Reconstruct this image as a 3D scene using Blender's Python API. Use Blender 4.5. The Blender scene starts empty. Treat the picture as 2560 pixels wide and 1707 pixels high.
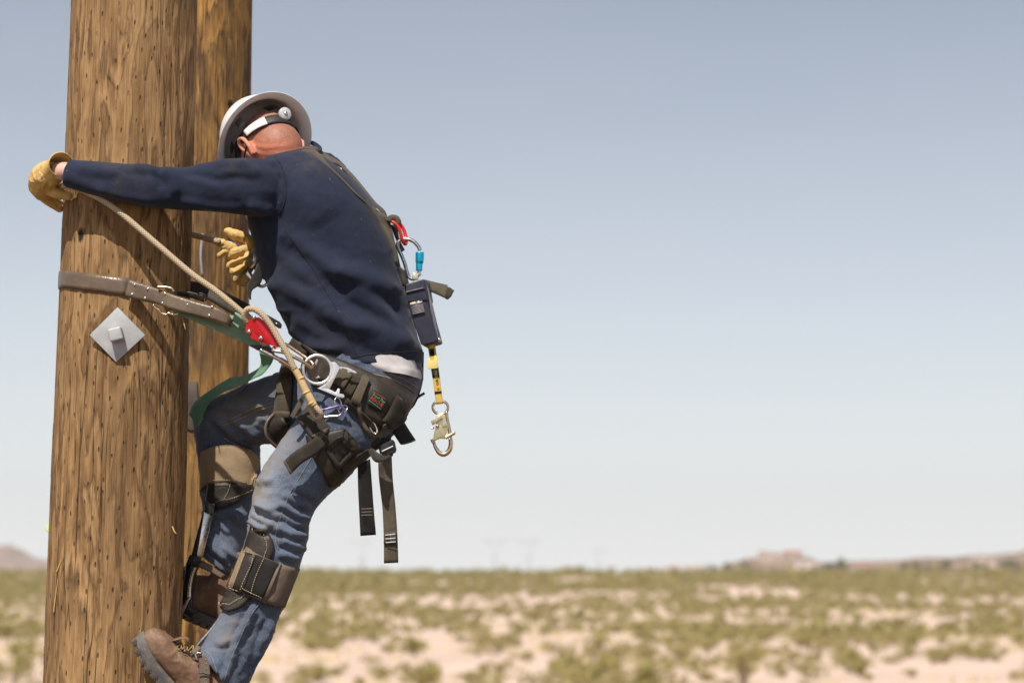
import bpy, bmesh, math, random
import numpy as np
from mathutils import Vector, Matrix, noise
from mathutils.bvhtree import BVHTree
random.seed(11)
PI = math.pi
scene = bpy.context.scene
COL = scene.collection

# ------------------------------------------------------------------ camera
F_PX, CU, CV, PITCH, CAM_Z, DIST = 6044.4, 1280.0, 853.5, math.radians(5.50), 1.6, 6.43
cam_data = bpy.data.cameras.new('camera')
cam_data.lens = 85.0; cam_data.sensor_width = 36.0
cam_data.clip_start = 0.1; cam_data.clip_end = 20000
cam_data.dof.use_dof = True; cam_data.dof.focus_distance = 6.26; cam_data.dof.aperture_fstop = 3.4
cam = bpy.data.objects.new('camera', cam_data); COL.objects.link(cam)
cam.location = (0, 0, CAM_Z); cam.rotation_euler = (PI/2 + PITCH, 0, 0)
scene.camera = cam

# ------------------------------------------------------------------ sky, sun, exposure
SUN_EL, SUN_AZ = math.radians(54.5), math.radians(18)      # the sun stands behind the camera, to its left
world = bpy.data.worlds.new('World'); scene.world = world; world.use_nodes = True
nt = world.node_tree; nt.nodes.clear()
wo = nt.nodes.new('ShaderNodeOutputWorld'); bg = nt.nodes.new('ShaderNodeBackground')
sky = nt.nodes.new('ShaderNodeTexSky'); sky.sky_type = 'NISHITA'; sky.sun_disc = False
sky.sun_elevation = SUN_EL; sky.sun_rotation = PI + SUN_AZ
sky.altitude = 1200; sky.air_density = 0.8; sky.dust_density = 1.6; sky.ozone_density = 1.0
hs = nt.nodes.new('ShaderNodeHueSaturation'); hs.inputs['Saturation'].default_value = 0.62
nt.links.new(sky.outputs[0], hs.inputs['Color'])
# dust haze that whitens the sky towards the horizon, all the way round
tc = nt.nodes.new('ShaderNodeTexCoord'); sx = nt.nodes.new('ShaderNodeSeparateXYZ'); nt.links.new(tc.outputs['Generated'], sx.inputs[0])
def wmath(op, a, b=0.0):
    r = nt.nodes.new('ShaderNodeMath'); r.operation = op
    for k, x in enumerate((a, b)):
        if isinstance(x, (int, float)): r.inputs[k].default_value = x
        else: nt.links.new(x, r.inputs[k])
    return r.outputs[0]
hz = wmath('MULTIPLY', wmath('EXPONENT', wmath('MULTIPLY', wmath('MAXIMUM', sx.outputs[2], 0.0), -9.5)), 0.97)
mixw = nt.nodes.new('ShaderNodeMix'); mixw.data_type = 'RGBA'; nt.links.new(hz, mixw.inputs[0]); nt.links.new(hs.outputs[0], mixw.inputs[6])
mixw.inputs[7].default_value = (9.6, 9.7, 9.5, 1)
# faint thin veils of high haze
mpw = nt.nodes.new('ShaderNodeMapping'); mpw.inputs['Scale'].default_value = (2.2, 2.2, 16); mpw.inputs['Rotation'].default_value = (.05, .04, 0); nt.links.new(tc.outputs['Generated'], mpw.inputs[0])
nw = nt.nodes.new('ShaderNodeTexNoise'); nw.inputs['Scale'].default_value = 1.6; nw.inputs['Detail'].default_value = 5; nw.inputs['Distortion'].default_value = .5; nt.links.new(mpw.outputs[0], nw.inputs['Vector'])
vf = wmath('MULTIPLY', wmath('MAXIMUM', wmath('SUBTRACT', nw.outputs[0], .45), 0.0), .16)
mixv = nt.nodes.new('ShaderNodeMix'); mixv.data_type = 'RGBA'; nt.links.new(vf, mixv.inputs[0]); nt.links.new(mixw.outputs[2], mixv.inputs[6]); mixv.inputs[7].default_value = (8.6, 8.7, 8.7, 1)
nt.links.new(mixv.outputs[2], bg.inputs['Color'])
bg.inputs['Strength'].default_value = 0.094
nt.links.new(bg.outputs[0], wo.inputs['Surface'])
sun_dir = Vector((-math.sin(SUN_AZ)*math.cos(SUN_EL), -math.cos(SUN_AZ)*math.cos(SUN_EL), math.sin(SUN_EL)))
sl = bpy.data.lights.new('sun', 'SUN'); sl.energy = 5.0; sl.angle = math.radians(0.53); sl.color = (1.0, 0.94, 0.85)
sun = bpy.data.objects.new('sun', sl); COL.objects.link(sun)
sun.rotation_euler = sun_dir.to_track_quat('Z', 'Y').to_euler(); sun.location = (-4, -6, 12)
scene.view_settings.view_transform = 'Standard'; scene.view_settings.look = 'None'
scene.view_settings.exposure = 0.14; scene.view_settings.gamma = 1.0
scene.view_settings.use_curve_mapping = False
scene.cycles.max_bounces = 6

# ------------------------------------------------------------------ measuring frame: image position + distance -> metres
CROPS = {'A': (60,200,800/2091), 'B': (500,200,700/1960), 'C': (440,640,760/1986), 'D': (300,1000,800/1774),
         'E': (100,640,700/2352), 'F': (940,500,260/582), 'G': (680,1300,1880/2352), 'H': (0,0,700/2195),
         'I': (80,370,150/1384), 'J': (470,560,240/2091), 'K': (580,740,300/1470), 'L': (740,880,360/1568),
         'M': (960,530,200/871), 'N': (1040,850,120/627), 'Q': (440,1050,360/1107), 'R': (320,1500,320/2352),
         'U': (530,210,270/2016), 'W': (430,880,290/1819), 'X': (440,640,260/1853), 'Y': (740,340,270/1323), 'Z': (0,1300,460/1772),
         'O': (0,0,2560/2352), 'T': (0,0,1)}
def q(c, *xy):
    x0, y0, s = CROPS[c]
    return [(x0 + xy[i]*s, y0 + xy[i+1]*s) for i in range(0, len(xy), 2)]
CP, SP = math.cos(PITCH), math.sin(PITCH)
def P(uv, dy=0.0):
    x, y = (uv[0]-CU)/F_PX, (CV-uv[1])/F_PX
    d = Vector((x, CP - SP*y, SP + CP*y)); t = (DIST + dy)/d.y
    return Vector((d.x*t, DIST + dy, CAM_Z + d.z*t))
def ray(uv):
    return (P(uv, 0) - Vector((0, 0, CAM_Z))).normalized()
def proj(co):
    """world points (n,3) -> measuring image (n,2)"""
    X, Y, Z = co[:,0], co[:,1], co[:,2]-CAM_Z
    fw = CP*Y + SP*Z; up = -SP*Y + CP*Z
    return np.stack([CU + F_PX*X/fw, CV - F_PX*up/fw], 1)
M_PX = DIST/F_PX                      # metres per measuring pixel at the pole

# ------------------------------------------------------------------ mesh helpers
def V(p): return p if isinstance(p, Vector) else Vector(p)
class MB:
    """collects faces, then becomes ONE mesh"""
    def __init__(s): s.v = []; s.f = []; s.uv = []; s.mi = []; s.m = 0
    def add(s, vs, fs, uvs=None):
        o = len(s.v); s.v += [tuple(p) for p in vs]
        for k, f in enumerate(fs):
            s.f.append([i+o for i in f]); s.mi.append(s.m)
            s.uv.append(uvs[k] if uvs else [(0, 0)]*len(f))
        return s
    def mesh(s, name, smooth=True, angle=None):
        me = bpy.data.meshes.new(name); me.from_pydata(s.v, [], s.f)
        ul = me.uv_layers.new(name='UVMap')
        ul.data.foreach_set('uv', [c for f in s.uv for p in f for c in p])
        me.polygons.foreach_set('material_index', s.mi)
        if smooth: me.polygons.foreach_set('use_smooth', [True]*len(me.polygons))
        me.update()
        if smooth and angle: me.set_sharp_from_angle(angle=math.radians(angle))
        return me
def catmull(pts, n):
    pts = [np.array(p, float) for p in pts]
    if len(pts) == 2: return [pts[0]*(1-t) + pts[1]*t for t in np.linspace(0, 1, n)]
    out = []; m = len(pts)-1
    seg = [max(1e-6, float(np.linalg.norm((pts[i+1]-pts[i])[:3]))) for i in range(m)]
    cum = np.concatenate([[0], np.cumsum(seg)])
    for t in np.linspace(0, cum[-1], n):
        i = min(m-1, int(np.searchsorted(cum, t, side='right')-1)); x = (t-cum[i])/seg[i]
        a, b = pts[i], pts[i+1]
        ta = (pts[i+1]-pts[i-1])*(seg[i]/(seg[i]+seg[i-1])) if i > 0 else b-a
        tb = (pts[i+2]-pts[i])*(seg[i]/(seg[i]+seg[i+1])) if i < m-1 else b-a
        x2, x3 = x*x, x*x*x
        out.append(a*(2*x3-3*x2+1) + ta*(x3-2*x2+x) + b*(-2*x3+3*x2) + tb*(x3-x2))
    return out
def tube(mb, pts, rad, n=8, samples=None, closed=False, caps=True, flat=None, smooth=True):
    """swept round (or, with flat=(axis, ratio), oval) section along points; rad is a number or one per point"""
    pts = [V(p) for p in pts]
    r = [rad]*len(pts) if isinstance(rad, (int, float)) else list(rad)
    if closed: pts = pts + [pts[0]]; r = r + [r[0]]
    data = [np.array([*p, w]) for p, w in zip(pts, r)]
    if smooth:
        if closed and len(data) > 3:
            ext = [data[-2]] + data + [data[1]]
            k = samples or len(pts)*5
            full = catmull(ext, k*3)
            # keep only the middle span
            L = [float(np.linalg.norm((ext[i+1]-ext[i])[:3])) for i in range(len(ext)-1)]
            a, b = L[0]/sum(L), 1 - L[-1]/sum(L)
            data = full[int(a*(len(full)-1)+.5):int(b*(len(full)-1)+.5)+1][::3]
        else: data = catmull(data, samples or max(2, len(pts)*5))
    C = [Vector(d[:3]) for d in data]; R = [d[3] for d in data]
    if closed and (C[0]-C[-1]).length < 1e-4*10: C.pop(); R.pop()
    m = len(C); T = []
    for i in range(m):
        a = C[(i-1) % m] if closed or i > 0 else C[i]; b = C[(i+1) % m] if closed or i < m-1 else C[i]
        T.append((b-a).normalized() if (b-a).length > 1e-9 else Vector((0, 0, 1)))
    nrm = T[0].orthogonal().normalized()
    if flat: nrm = (flat[0] - T[0]*flat[0].dot(T[0])).normalized()
    vs = []; length = 0; lens = []
    for i in range(m):
        if i: length += (C[i]-C[i-1]).length
        lens.append(length)
        if flat: nrm = (flat[0] - T[i]*flat[0].dot(T[i])).normalized()
        else: nrm = (nrm - T[i]*nrm.dot(T[i])).normalized()
        bn = T[i].cross(nrm)
        for k in range(n):
            an = 2*PI*k/n; c, s_ = math.cos(an), math.sin(an)
            if flat: c *= flat[1]
            vs.append(C[i] + (nrm*c + bn*s_)*R[i])
    fs = []; uv = []
    rr = max(1e-5, sum(R)/m)
    for i in range(m if closed else m-1):
        j = (i+1) % m
        for k in range(n):
            k2 = (k+1) % n
            fs.append((i*n+k, i*n+k2, j*n+k2, j*n+k))
            la, lb = lens[i], (lens[j] if j > i else length + (C[j]-C[i]).length)
            uv.append([(k/n, la/(2*PI*rr)), ((k+1)/n, la/(2*PI*rr)), ((k+1)/n, lb/(2*PI*rr)), (k/n, lb/(2*PI*rr))])
    if caps and not closed:
        fs.append(tuple(range(n-1, -1, -1))); uv.append([(0, 0)]*n)
        fs.append(tuple((m-1)*n+k for k in range(n))); uv.append([(0, 0)]*n)
    return mb.add(vs, fs, uv)
def loft(mb, rings, n=28, sub=4, caps=True, power=2.3, grow=0.0, dgrow=None):
    """rings: (front uv, back uv, dy, half depth); an oval body section at each, blended along the limb"""
    rows = []
    for L, R, dy, hd in rings:
        a, b = P(L, dy), P(R, dy)
        rows.append(np.array([*a, *b, hd]))
    data = catmull(rows, (len(rows)-1)*sub + 1) if sub > 1 else rows
    vs = []
    for d in data:
        a, b = Vector(d[:3]), Vector(d[3:6]); c = (a+b)/2; ax = (b-a)/2
        ax = ax.normalized()*(ax.length+grow); hd = d[6] + (grow if dgrow is None else dgrow)
        for k in range(n):
            an = 2*PI*k/n; cc, ss = math.cos(an), math.sin(an)
            e = 2/power
            vs.append(c + ax*math.copysign(abs(cc)**e, cc) + Vector((0, 1, 0))*hd*math.copysign(abs(ss)**e, ss))
    m = len(data); fs = []; uv = []
    for i in range(m-1):
        for k in range(n):
            k2 = (k+1) % n
            fs.append((i*n+k, i*n+k2, (i+1)*n+k2, (i+1)*n+k))
            uv.append([(k/n, i/m), ((k+1)/n, i/m), ((k+1)/n, (i+1)/m), (k/n, (i+1)/m)])
    if caps:
        fs.append(tuple(range(n-1, -1, -1))); uv.append([(0, 0)]*n)
        fs.append(tuple((m-1)*n+k for k in range(n))); uv.append([(0, 0)]*n)
    return mb.add(vs, fs, uv)
def grid_slab(mb, rows, th, flip=False):
    """a thick sheet through a grid of points (rows of equal length); th = thickness, its back lies below the normal"""
    G = [[V(p) for p in r] for r in rows]; R, C = len(G), len(G[0])
    nr = []
    for i in range(R):
        rr = []
        for j in range(C):
            a = G[min(R-1, i+1)][j] - G[max(0, i-1)][j]; b = G[i][min(C-1, j+1)] - G[i][max(0, j-1)]
            x = a.cross(b)
            rr.append(x.normalized() if x.length > 1e-12 else Vector((0, -1, 0)))
        nr.append(rr)
    sgn = 1 if sum(nr[i][j].y for i in range(R) for j in range(C)) < 0 else -1
    if flip: sgn = -sgn
    top = []; bot = []
    for i in range(R):
        for j in range(C):
            n_ = nr[i][j]*sgn; e = 0.0
            if i in (0, R-1) or j in (0, C-1): e = th*0.22
            top.append(G[i][j] + n_*(th/2-e)); bot.append(G[i][j] - n_*(th/2-e))
    vs = top + bot; N = R*C; fs = []; uv = []
    for i in range(R-1):
        for j in range(C-1):
            a, b, c, d = i*C+j, i*C+j+1, (i+1)*C+j+1, (i+1)*C+j
            u = [(j/(C-1), i/(R-1)), ((j+1)/(C-1), i/(R-1)), ((j+1)/(C-1), (i+1)/(R-1)), (j/(C-1), (i+1)/(R-1))]
            fs.append((a, b, c, d)); uv.append(u); fs.append((d+N, c+N, b+N, a+N)); uv.append(u[::-1])
    ed = [(i*C, (i+1)*C) for i in range(R-1)] + [((i+1)*C+C-1, i*C+C-1) for i in range(R-1)]
    ed += [(j+1, j) for j in range(C-1)] + [((R-1)*C+j, (R-1)*C+j+1) for j in range(C-1)]
    for a, b in ed: fs.append((a, b, b+N, a+N)); uv.append([(0, 0)]*4)
    return mb.add(vs, fs, uv)
def strap(mb, A, B, th=0.003, cols=5, samples=None, bow=0.0):
    """webbing between two edge lines A and B (equal numbers of points)"""
    n = samples or max(2, (len(A)-1)*6+1)
    a = catmull([V(p) for p in A], n); b = catmull([V(p) for p in B], n)
    rows = []
    for x, y in zip(a, b):
        x, y = Vector(x), Vector(y)
        rows.append([x.lerp(y, j/(cols-1)) + Vector((0, -bow*math.sin(PI*j/(cols-1)), 0)) for j in range(cols)])
    return grid_slab(mb, rows, th)
def fix_normals(me):
    bm = bmesh.new(); bm.from_mesh(me); bmesh.ops.recalc_face_normals(bm, faces=bm.faces); bm.to_mesh(me); bm.free(); me.update()
def box(mb, c, ax, ay, az):
    c = V(c); vs = []
    for x in (-1, 1):
        for y in (-1, 1):
            for z in (-1, 1): vs.append(c + ax*x + ay*y + az*z)
    fs = [(0,1,3,2), (4,6,7,5), (0,4,5,1), (2,3,7,6), (0,2,6,4), (1,5,7,3)]
    return mb.add(vs, fs)
def bevel(me, w, seg=2, angle=35):
    bm = bmesh.new(); bm.from_mesh(me)
    bmesh.ops.remove_doubles(bm, verts=bm.verts, dist=1e-6)
    bmesh.ops.recalc_face_normals(bm, faces=bm.faces)
    es = [e for e in bm.edges if len(e.link_faces) == 2 and e.calc_face_angle(0) > math.radians(angle)]
    bmesh.ops.bevel(bm, geom=es, offset=w, segments=seg, affect='EDGES', profile=.6, clamp_overlap=True)
    for f in bm.faces: f.smooth = True
    bm.to_mesh(me); bm.free(); me.set_sharp_from_angle(angle=math.radians(50)); me.update(); return me
def plate(mb, outline, dirn, th):
    """a flat outline (list of points) given thickness along dirn"""
    o = [V(p) for p in outline]; n = len(o); d = dirn.normalized()*th/2
    vs = [p - d for p in o] + [p + d for p in o]
    fs = [tuple(range(n)), tuple(range(2*n-1, n-1, -1))] + [((i+1) % n, i, i+n, (i+1) % n + n) for i in range(n)]
    return mb.add(vs, fs)
def disc(mb, c, d, r, h, n=14, dome=0.0):
    """short cylinder (rivet, knob) whose axis is d, with a domed face"""
    c = V(c); d = d.normalized(); x = d.orthogonal().normalized(); y = d.cross(x)
    prof = [(r, 0), (r, h*(1-dome)), (r*.82, h*(1-dome*.35)), (r*.45, h*(1-.05*dome)), (0.001*r, h)]
    vs = []
    for rr, hh in prof:
        for k in range(n): vs.append(c + d*hh + (x*math.cos(2*PI*k/n) + y*math.sin(2*PI*k/n))*rr)
    fs = [(i*n+k, i*n+(k+1) % n, (i+1)*n+(k+1) % n, (i+1)*n+k) for i in range(len(prof)-1) for k in range(n)]
    fs.append(tuple(range(n-1, -1, -1)))
    return mb.add(vs, fs)
def remesh(mb, voxel, smooth_it=2, fac=.5):
    me = mb.mesh('tmp'); fix_normals(me)
    ob = bpy.data.objects.new('tmp', me); COL.objects.link(ob)
    m = ob.modifiers.new('r', 'REMESH'); m.mode = 'VOXEL'; m.voxel_size = voxel
    if smooth_it:
        s = ob.modifiers.new('s', 'SMOOTH'); s.factor = fac; s.iterations = smooth_it
    dg = bpy.context.evaluated_depsgraph_get()
    out = bpy.data.meshes.new_from_object(ob.evaluated_get(dg))
    bpy.data.objects.remove(ob); bpy.data.meshes.remove(me)
    out.polygons.foreach_set('use_smooth', [True]*len(out.polygons))
    return out
def coords(me):
    a = np.empty(len(me.vertices)*3); me.vertices.foreach_get('co', a); return a.reshape(-1, 3)
def normals(me):
    a = np.empty(len(me.vertices)*3); me.vertices.foreach_get('normal', a); return a.reshape(-1, 3)
def set_coords(me, co): me.vertices.foreach_set('co', co.ravel()); me.update()
def seg_dist(p, line):
    """distance of image points to a polyline, the signed side, and the place along it (0..1)"""
    line = np.array(line, float); best = np.full(len(p), 1e9); side = np.zeros(len(p)); along = np.zeros(len(p))
    L = np.linalg.norm(np.diff(line, axis=0), axis=1); tot = L.sum(); acc = 0
    for i in range(len(line)-1):
        a, d = line[i], line[i+1]-line[i]
        t = np.clip(((p-a)@d)/(d@d), 0, 1); c = a + t[:, None]*d; w = p-c
        dist = np.hypot(w[:,0], w[:,1]); k = dist < best
        best[k] = dist[k]; side[k] = np.sign(d[0]*w[:,1]-d[1]*w[:,0])[k]; along[k] = ((acc + t*L[i])/tot)[k]; acc += L[i]
    return best, side, along
def folds(me, lst, dy=None, gain=1.7):
    """press and raise cloth folds: (line, width, height) ; dy = (nearest, farthest) limits which limb is touched"""
    co = coords(me); no = normals(me); uv = proj(co); d = np.zeros(len(co))
    facing = np.clip(-no[:,1]*1.6+.15, 0, 1)
    if dy is not None: facing = facing*((co[:,1]-DIST > dy[0]) & (co[:,1]-DIST < dy[1]))
    for line, w, h in lst:
        b, s, t = seg_dist(uv, line)
        ends = np.clip(np.minimum(t, 1-t)*5+.12, 0, 1)
        x = b*s/w
        d += gain*h*ends*(np.exp(-x*x) - .35*np.exp(-(x-1.6)**2/.5))*facing
    set_coords(me, co + no*d[:, None])
def roughen(me, scale, amp, seed=0.0, stretch=(1, 1, 1)):
    co = coords(me); no = normals(me)
    d = np.array([noise.noise(Vector((c[0]*scale*stretch[0]+seed, c[1]*scale*stretch[1], c[2]*scale*stretch[2]))) for c in co])
    set_coords(me, co + no*(d*amp)[:, None])
def crumple(me, scale, amp, stretch=(1, 1, 1), seed=0.0, mask=None):
    """sharp random creases: ridges of a stretched noise"""
    co = coords(me); no = normals(me); S_ = np.array(stretch)*scale; p = co*S_ + seed
    d = np.array([noise.noise(Vector(c)) + .45*noise.noise(Vector(c*2.1)) for c in p]); d = 1-np.minimum(1, np.abs(d)*3.2)
    w = np.array([noise.noise(Vector(c*.35+7.7)) for c in p])*.9+.55
    d = d**1.6*np.clip(w, 0, 1)*amp
    if mask is not None: d = d*mask
    set_coords(me, co + no*d[:, None])
def set_attr(me, name, arr):
    a = me.attributes.new(name, 'FLOAT', 'POINT'); a.data.foreach_set('value', np.asarray(arr, float)); return a

# ------------------------------------------------------------------ objects
def obj(name, me, material, parent=None, label=None):
    if isinstance(me, MB): me = me.mesh(name)
    me.name = name
    for m in (material if isinstance(material, (list, tuple)) else [material]): me.materials.append(m)
    o = bpy.data.objects.new(name, me); COL.objects.link(o)
    if parent is not None:
        o.parent = parent
        root = parent
        mw = Matrix.Identity(4)
        while root is not None: mw = root.matrix_basis.copy() if root.parent is None else mw; root = root.parent
        if parent.parent is None: o.matrix_parent_inverse = mw.inverted()
    if label: o['label'] = label
    return o
def thing(name, label, cat, loc, group=None):
    o = bpy.data.objects.new(name, None); COL.objects.link(o); o.location = loc
    o.empty_display_size = .1
    o.matrix_basis = Matrix.Translation(V(loc))
    return tag(o, label, cat, group)
def tag(o, label, cat, group=None):
    o['label'] = label; o['category'] = cat
    if group: o['group'] = group
    return o
def recentre(o, base=None):
    """move a single-mesh thing's origin to its own base"""
    co = coords(o.data); c = base or Vector((co[:,0].mean(), co[:,1].mean(), co[:,2].min()))
    set_coords(o.data, co - np.array(c)); o.location = c; return o

# ------------------------------------------------------------------ materials
class NT:
    def __init__(s, name):
        s.m = bpy.data.materials.new(name); s.m.use_nodes = True; s.t = s.m.node_tree
        s.b = s.t.nodes['Principled BSDF']; s.b.inputs['Specular IOR Level'].default_value = .35
    def n(s, typ, **kw):
        x = s.t.nodes.new('ShaderNode'+typ)
        for k, v in kw.items():
            if k[0] == '_': x.inputs[k[1:]].default_value = v
            else: setattr(x, k, v)
        return x
    def l(s, a, b): s.t.links.new(a, b)
    def coord(s, kind='Object', scale=(1, 1, 1)):
        c = s.n('TexCoord'); m = s.n('Mapping'); m.inputs['Scale'].default_value = scale
        s.l(c.outputs[kind], m.inputs[0]); return m.outputs[0]
    def noise(s, vec, scale, detail=5, rough=.55, dist=0.0):
        x = s.n('TexNoise'); x.inputs['Scale'].default_value = scale; x.inputs['Detail'].default_value = detail
        x.inputs['Roughness'].default_value = rough; x.inputs['Distortion'].default_value = dist
        s.l(vec, x.inputs['Vector']); return x.outputs[0]
    def ramp(s, fac, stops, interp='LINEAR'):
        r = s.n('ValToRGB'); r.color_ramp.interpolation = interp; e = r.color_ramp.elements
        while len(e) < len(stops): e.new(.5)
        for k, (p, c) in enumerate(stops):
            e[k].position = p; e[k].color = (*c, 1) if len(c) == 3 else c
        s.l(fac, r.inputs[0]); return r.outputs[0]
    def val(s, fac, lo, hi, a=0.0, b=1.0):
        r = s.n('MapRange'); r.inputs[1].default_value = lo; r.inputs[2].default_value = hi
        r.inputs[3].default_value = a; r.inputs[4].default_value = b; s.l(fac, r.inputs[0]); return r.outputs[0]
    def math(s, op, a, b=0.0):
        r = s.n('Math', operation=op)
        for k, x in enumerate((a, b)):
            if isinstance(x, (int, float)): r.inputs[k].default_value = x
            else: s.l(x, r.inputs[k])
        return r.outputs[0]
    def mix(s, fac, a, b, blend='MIX'):
        r = s.n('Mix', data_type='RGBA', blend_type=blend)
        for k, x in ((0, fac), (6, a), (7, b)):
            if isinstance(x, (int, float)): r.inputs[k].default_value = x
            elif isinstance(x, tuple): r.inputs[k].default_value = (*x, 1)
            else: s.l(x, r.inputs[k])
        return r.outputs[2]
    def color(s, c): s.l(c, s.b.inputs['Base Color']); return s
    def bump(s, h, strength=.3, dist=.002):
        x = s.n('Bump'); x.inputs['Strength'].default_value = strength; x.inputs['Distance'].default_value = dist
        s.l(h, x.inputs['Height']); s.l(x.outputs[0], s.b.inputs['Normal']); return s
    def set(s, **kw):
        for k, v in kw.items(): s.b.inputs[k.replace('_', ' ')].default_value = v
        return s
def mk(name, c1, c2=None, scale=25, rough=.7, metal=0.0, bump=0.0, bscale=300, stretch=(1, 1, 1), dist=.001, dust=None, dscale=9, coords_kind='Object', **kw):
    t = NT(name); t.set(Roughness=rough, Metallic=metal, **kw)
    v = t.coord(coords_kind, stretch)
    c = t.ramp(t.noise(v, scale), [(.32, c1), (.68, c2 or c1)])
    if dust:
        f = t.val(t.noise(v, dscale, 6, .65), .48, .72, 0, .75); c = t.mix(f, c, dust)
    t.color(c)
    if metal or rough < .5:
        t.l(t.val(t.noise(v, scale*3), .3, .7, max(.05, rough-.1), rough+.12), t.b.inputs['Roughness'])
    if bump: t.bump(t.noise(v, bscale, 3), bump, dist)
    return t.m
# ------------------------------------------------------------------ materials used by several things
def wood_mat(name, base, light, dark, deep, seed, pits=1.0, blots=.6):
    t = NT(name); t.set(Roughness=.82, Specular_IOR_Level=.25)
    uv = t.n('UVMap').outputs[0]
    def mp(sx, sy, ox=0.0):
        m = t.n('Mapping'); m.inputs['Scale'].default_value = (sx, sy, 1); m.inputs['Location'].default_value = (seed+ox, seed*.7+ox, seed*.3)
        t.l(uv, m.inputs[0]); return m.outputs[0]
    # growth rings laid open by the drawknife: terraces of a long smooth field, drawn out along the grain
    field = t.noise(mp(13.5, 2.3), 1.0, 4, .52, .35)
    terr = t.math('MULTIPLY', field, 6.5)
    saw = t.math('FRACT', terr)
    edge = t.ramp(saw, [(0, (1,)*3), (.16, (.25,)*3), (.85, (0,)*3), (1, (.55,)*3)])
    grain = t.noise(mp(150, 5.5, 3), 1.0, 4, .6)
    grain2 = t.noise(mp(380, 15.0, 5), 1.0, 3, .6)
    blot = t.noise(mp(7, 2.2, 9), 1.0, 5, .6)
    c = t.ramp(saw, [(0, base), (.28, light), (.60, base), (1, dark)])
    fl = t.noise(mp(46, 8.5, 51), 1.0, 4, .6); c = t.mix(t.val(fl, .54, .66, 0, .65), c, light); c = t.mix(t.val(fl, .45, .33, 0, .35), c, dark); c = t.mix(t.val(t.noise(mp(4.5, .55, 61), 1.0, 4, .6), .50, .72, 0, .65), c, dark)
    c = t.mix(t.val(blot, .40, .70, 0, blots), c, dark)
    c = t.mix(t.val(t.noise(mp(4, 1.1, 20), 1.0, 3), .5, .68, 0, .6), c, light)
    c = t.mix(t.val(grain, .48, .70, 0, .5), c, dark)
    c = t.mix(t.val(grain2, .52, .72, 0, .42), c, deep); c = t.mix(t.val(t.noise(mp(230, 4.0, 17), 1.0, 3, .6), .55, .72, 0, .6), c, light)
    c = t.mix(t.math('MULTIPLY', edge, .45), c, deep)
    # drying checks: long thin dark cracks
    ck = t.noise(mp(34, .85, 13), 1.0, 2, .5)
    crack = t.math('SUBTRACT', 1.0, t.val(t.math('ABSOLUTE', t.math('SUBTRACT', ck, .5)), 0.0, .013))
    crack = t.math('MULTIPLY', crack, t.val(t.noise(mp(6, 1.2, 31), 1.0, 2), .50, .56))
    c = t.mix(t.math('MULTIPLY', crack, .92), c, deep)
    # incising: staggered rows of small slits from the pressure treatment
    vo = t.n('TexVoronoi', feature='F1', distance='EUCLIDEAN'); vo.inputs['Randomness'].default_value = .5
    vo.inputs['Scale'].default_value = 1.0
    mm = t.n('Mapping'); mm.inputs['Scale'].default_value = (32, 17, 1); mm.inputs['Rotation'].default_value = (0, 0, .42)
    t.l(uv, mm.inputs[0]); t.l(mm.outputs[0], vo.inputs['Vector'])
    # the slit is narrow across the grain: measure the offset from the cell's point in surface units
    sub = t.n('VectorMath', operation='SUBTRACT'); t.l(mm.outputs[0], sub.inputs[0]); t.l(vo.outputs['Position'], sub.inputs[1])
    rot = t.n('VectorRotate', rotation_type='Z_AXIS'); rot.inputs['Angle'].default_value = -.42; t.l(sub.outputs[0], rot.inputs['Vector'])
    sc_ = t.n('VectorMath', operation='MULTIPLY'); sc_.inputs[1].default_value = (13, 7.5, 0); t.l(rot.outputs[0], sc_.inputs[0])
    ln = t.n('VectorMath', operation='LENGTH'); t.l(sc_.outputs[0], ln.inputs[0])
    pit = t.math('SUBTRACT', 1.0, t.val(ln.outputs['Value'], .45, 1.15))
    pit = t.math('MULTIPLY', pit, t.val(t.noise(mp(37, 19, 41), 1.0, 2), .38, .58))
    pit = t.math('MULTIPLY', pit, pits)
    c = t.mix(t.math('MULTIPLY', pit, .72), c, (.022, .014, .008))
    if blots > .9:                                              # old stains and bark scars
        c = t.mix(t.val(t.noise(mp(11, 4.2, 71), 1.0, 5, .62), .52, .66, 0, .9), c, dark)
    # one dark knot
    kn = t.n('Mapping'); kn.name = 'knot'; kn.inputs['Scale'].default_value = (70, 46, 0); t.l(uv, kn.inputs[0])
    wv = t.n('VectorMath', operation='ADD'); t.l(kn.outputs[0], wv.inputs[0])
    nz = t.n('TexNoise'); nz.inputs['Scale'].default_value = 1.3; t.l(kn.outputs[0], nz.inputs['Vector'])
    nz2 = t.n('VectorMath', operation='MULTIPLY_ADD'); nz2.inputs[1].default_value = (.7, .7, 0); nz2.inputs[2].default_value = (-.35, -.35, 0); t.l(nz.outputs['Color'], nz2.inputs[0]); t.l(nz2.outputs[0], wv.inputs[1])
    kl = t.n('VectorMath', operation='LENGTH'); t.l(wv.outputs[0], kl.inputs[0]); kd_ = kl.outputs['Value']
    rings = t.math('MULTIPLY', t.math('FRACT', t.math('MULTIPLY', kd_, 2.2)), t.val(kd_, .9, 3.2, 1, 0))
    c = t.mix(t.math('MULTIPLY', rings, .45), c, light); c = t.mix(t.val(kd_, .55, 1.05, .95, 0), c, (.014, .010, .008))
    t.color(c)
    h = t.math('ADD', t.math('MULTIPLY', saw, -.7), t.math('MULTIPLY', grain, .55))
    h = t.math('ADD', h, t.math('MULTIPLY', grain2, .22))
    h = t.math('SUBTRACT', h, t.math('MULTIPLY', crack, 1.2)); h = t.math('SUBTRACT', h, t.math('MULTIPLY', pit, 1.3))
    h = t.math('SUBTRACT', h, t.val(kd_, .4, 1.1, 1.2, 0))
    t.bump(h, .85, .0032)
    return t.m
M = {}
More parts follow.
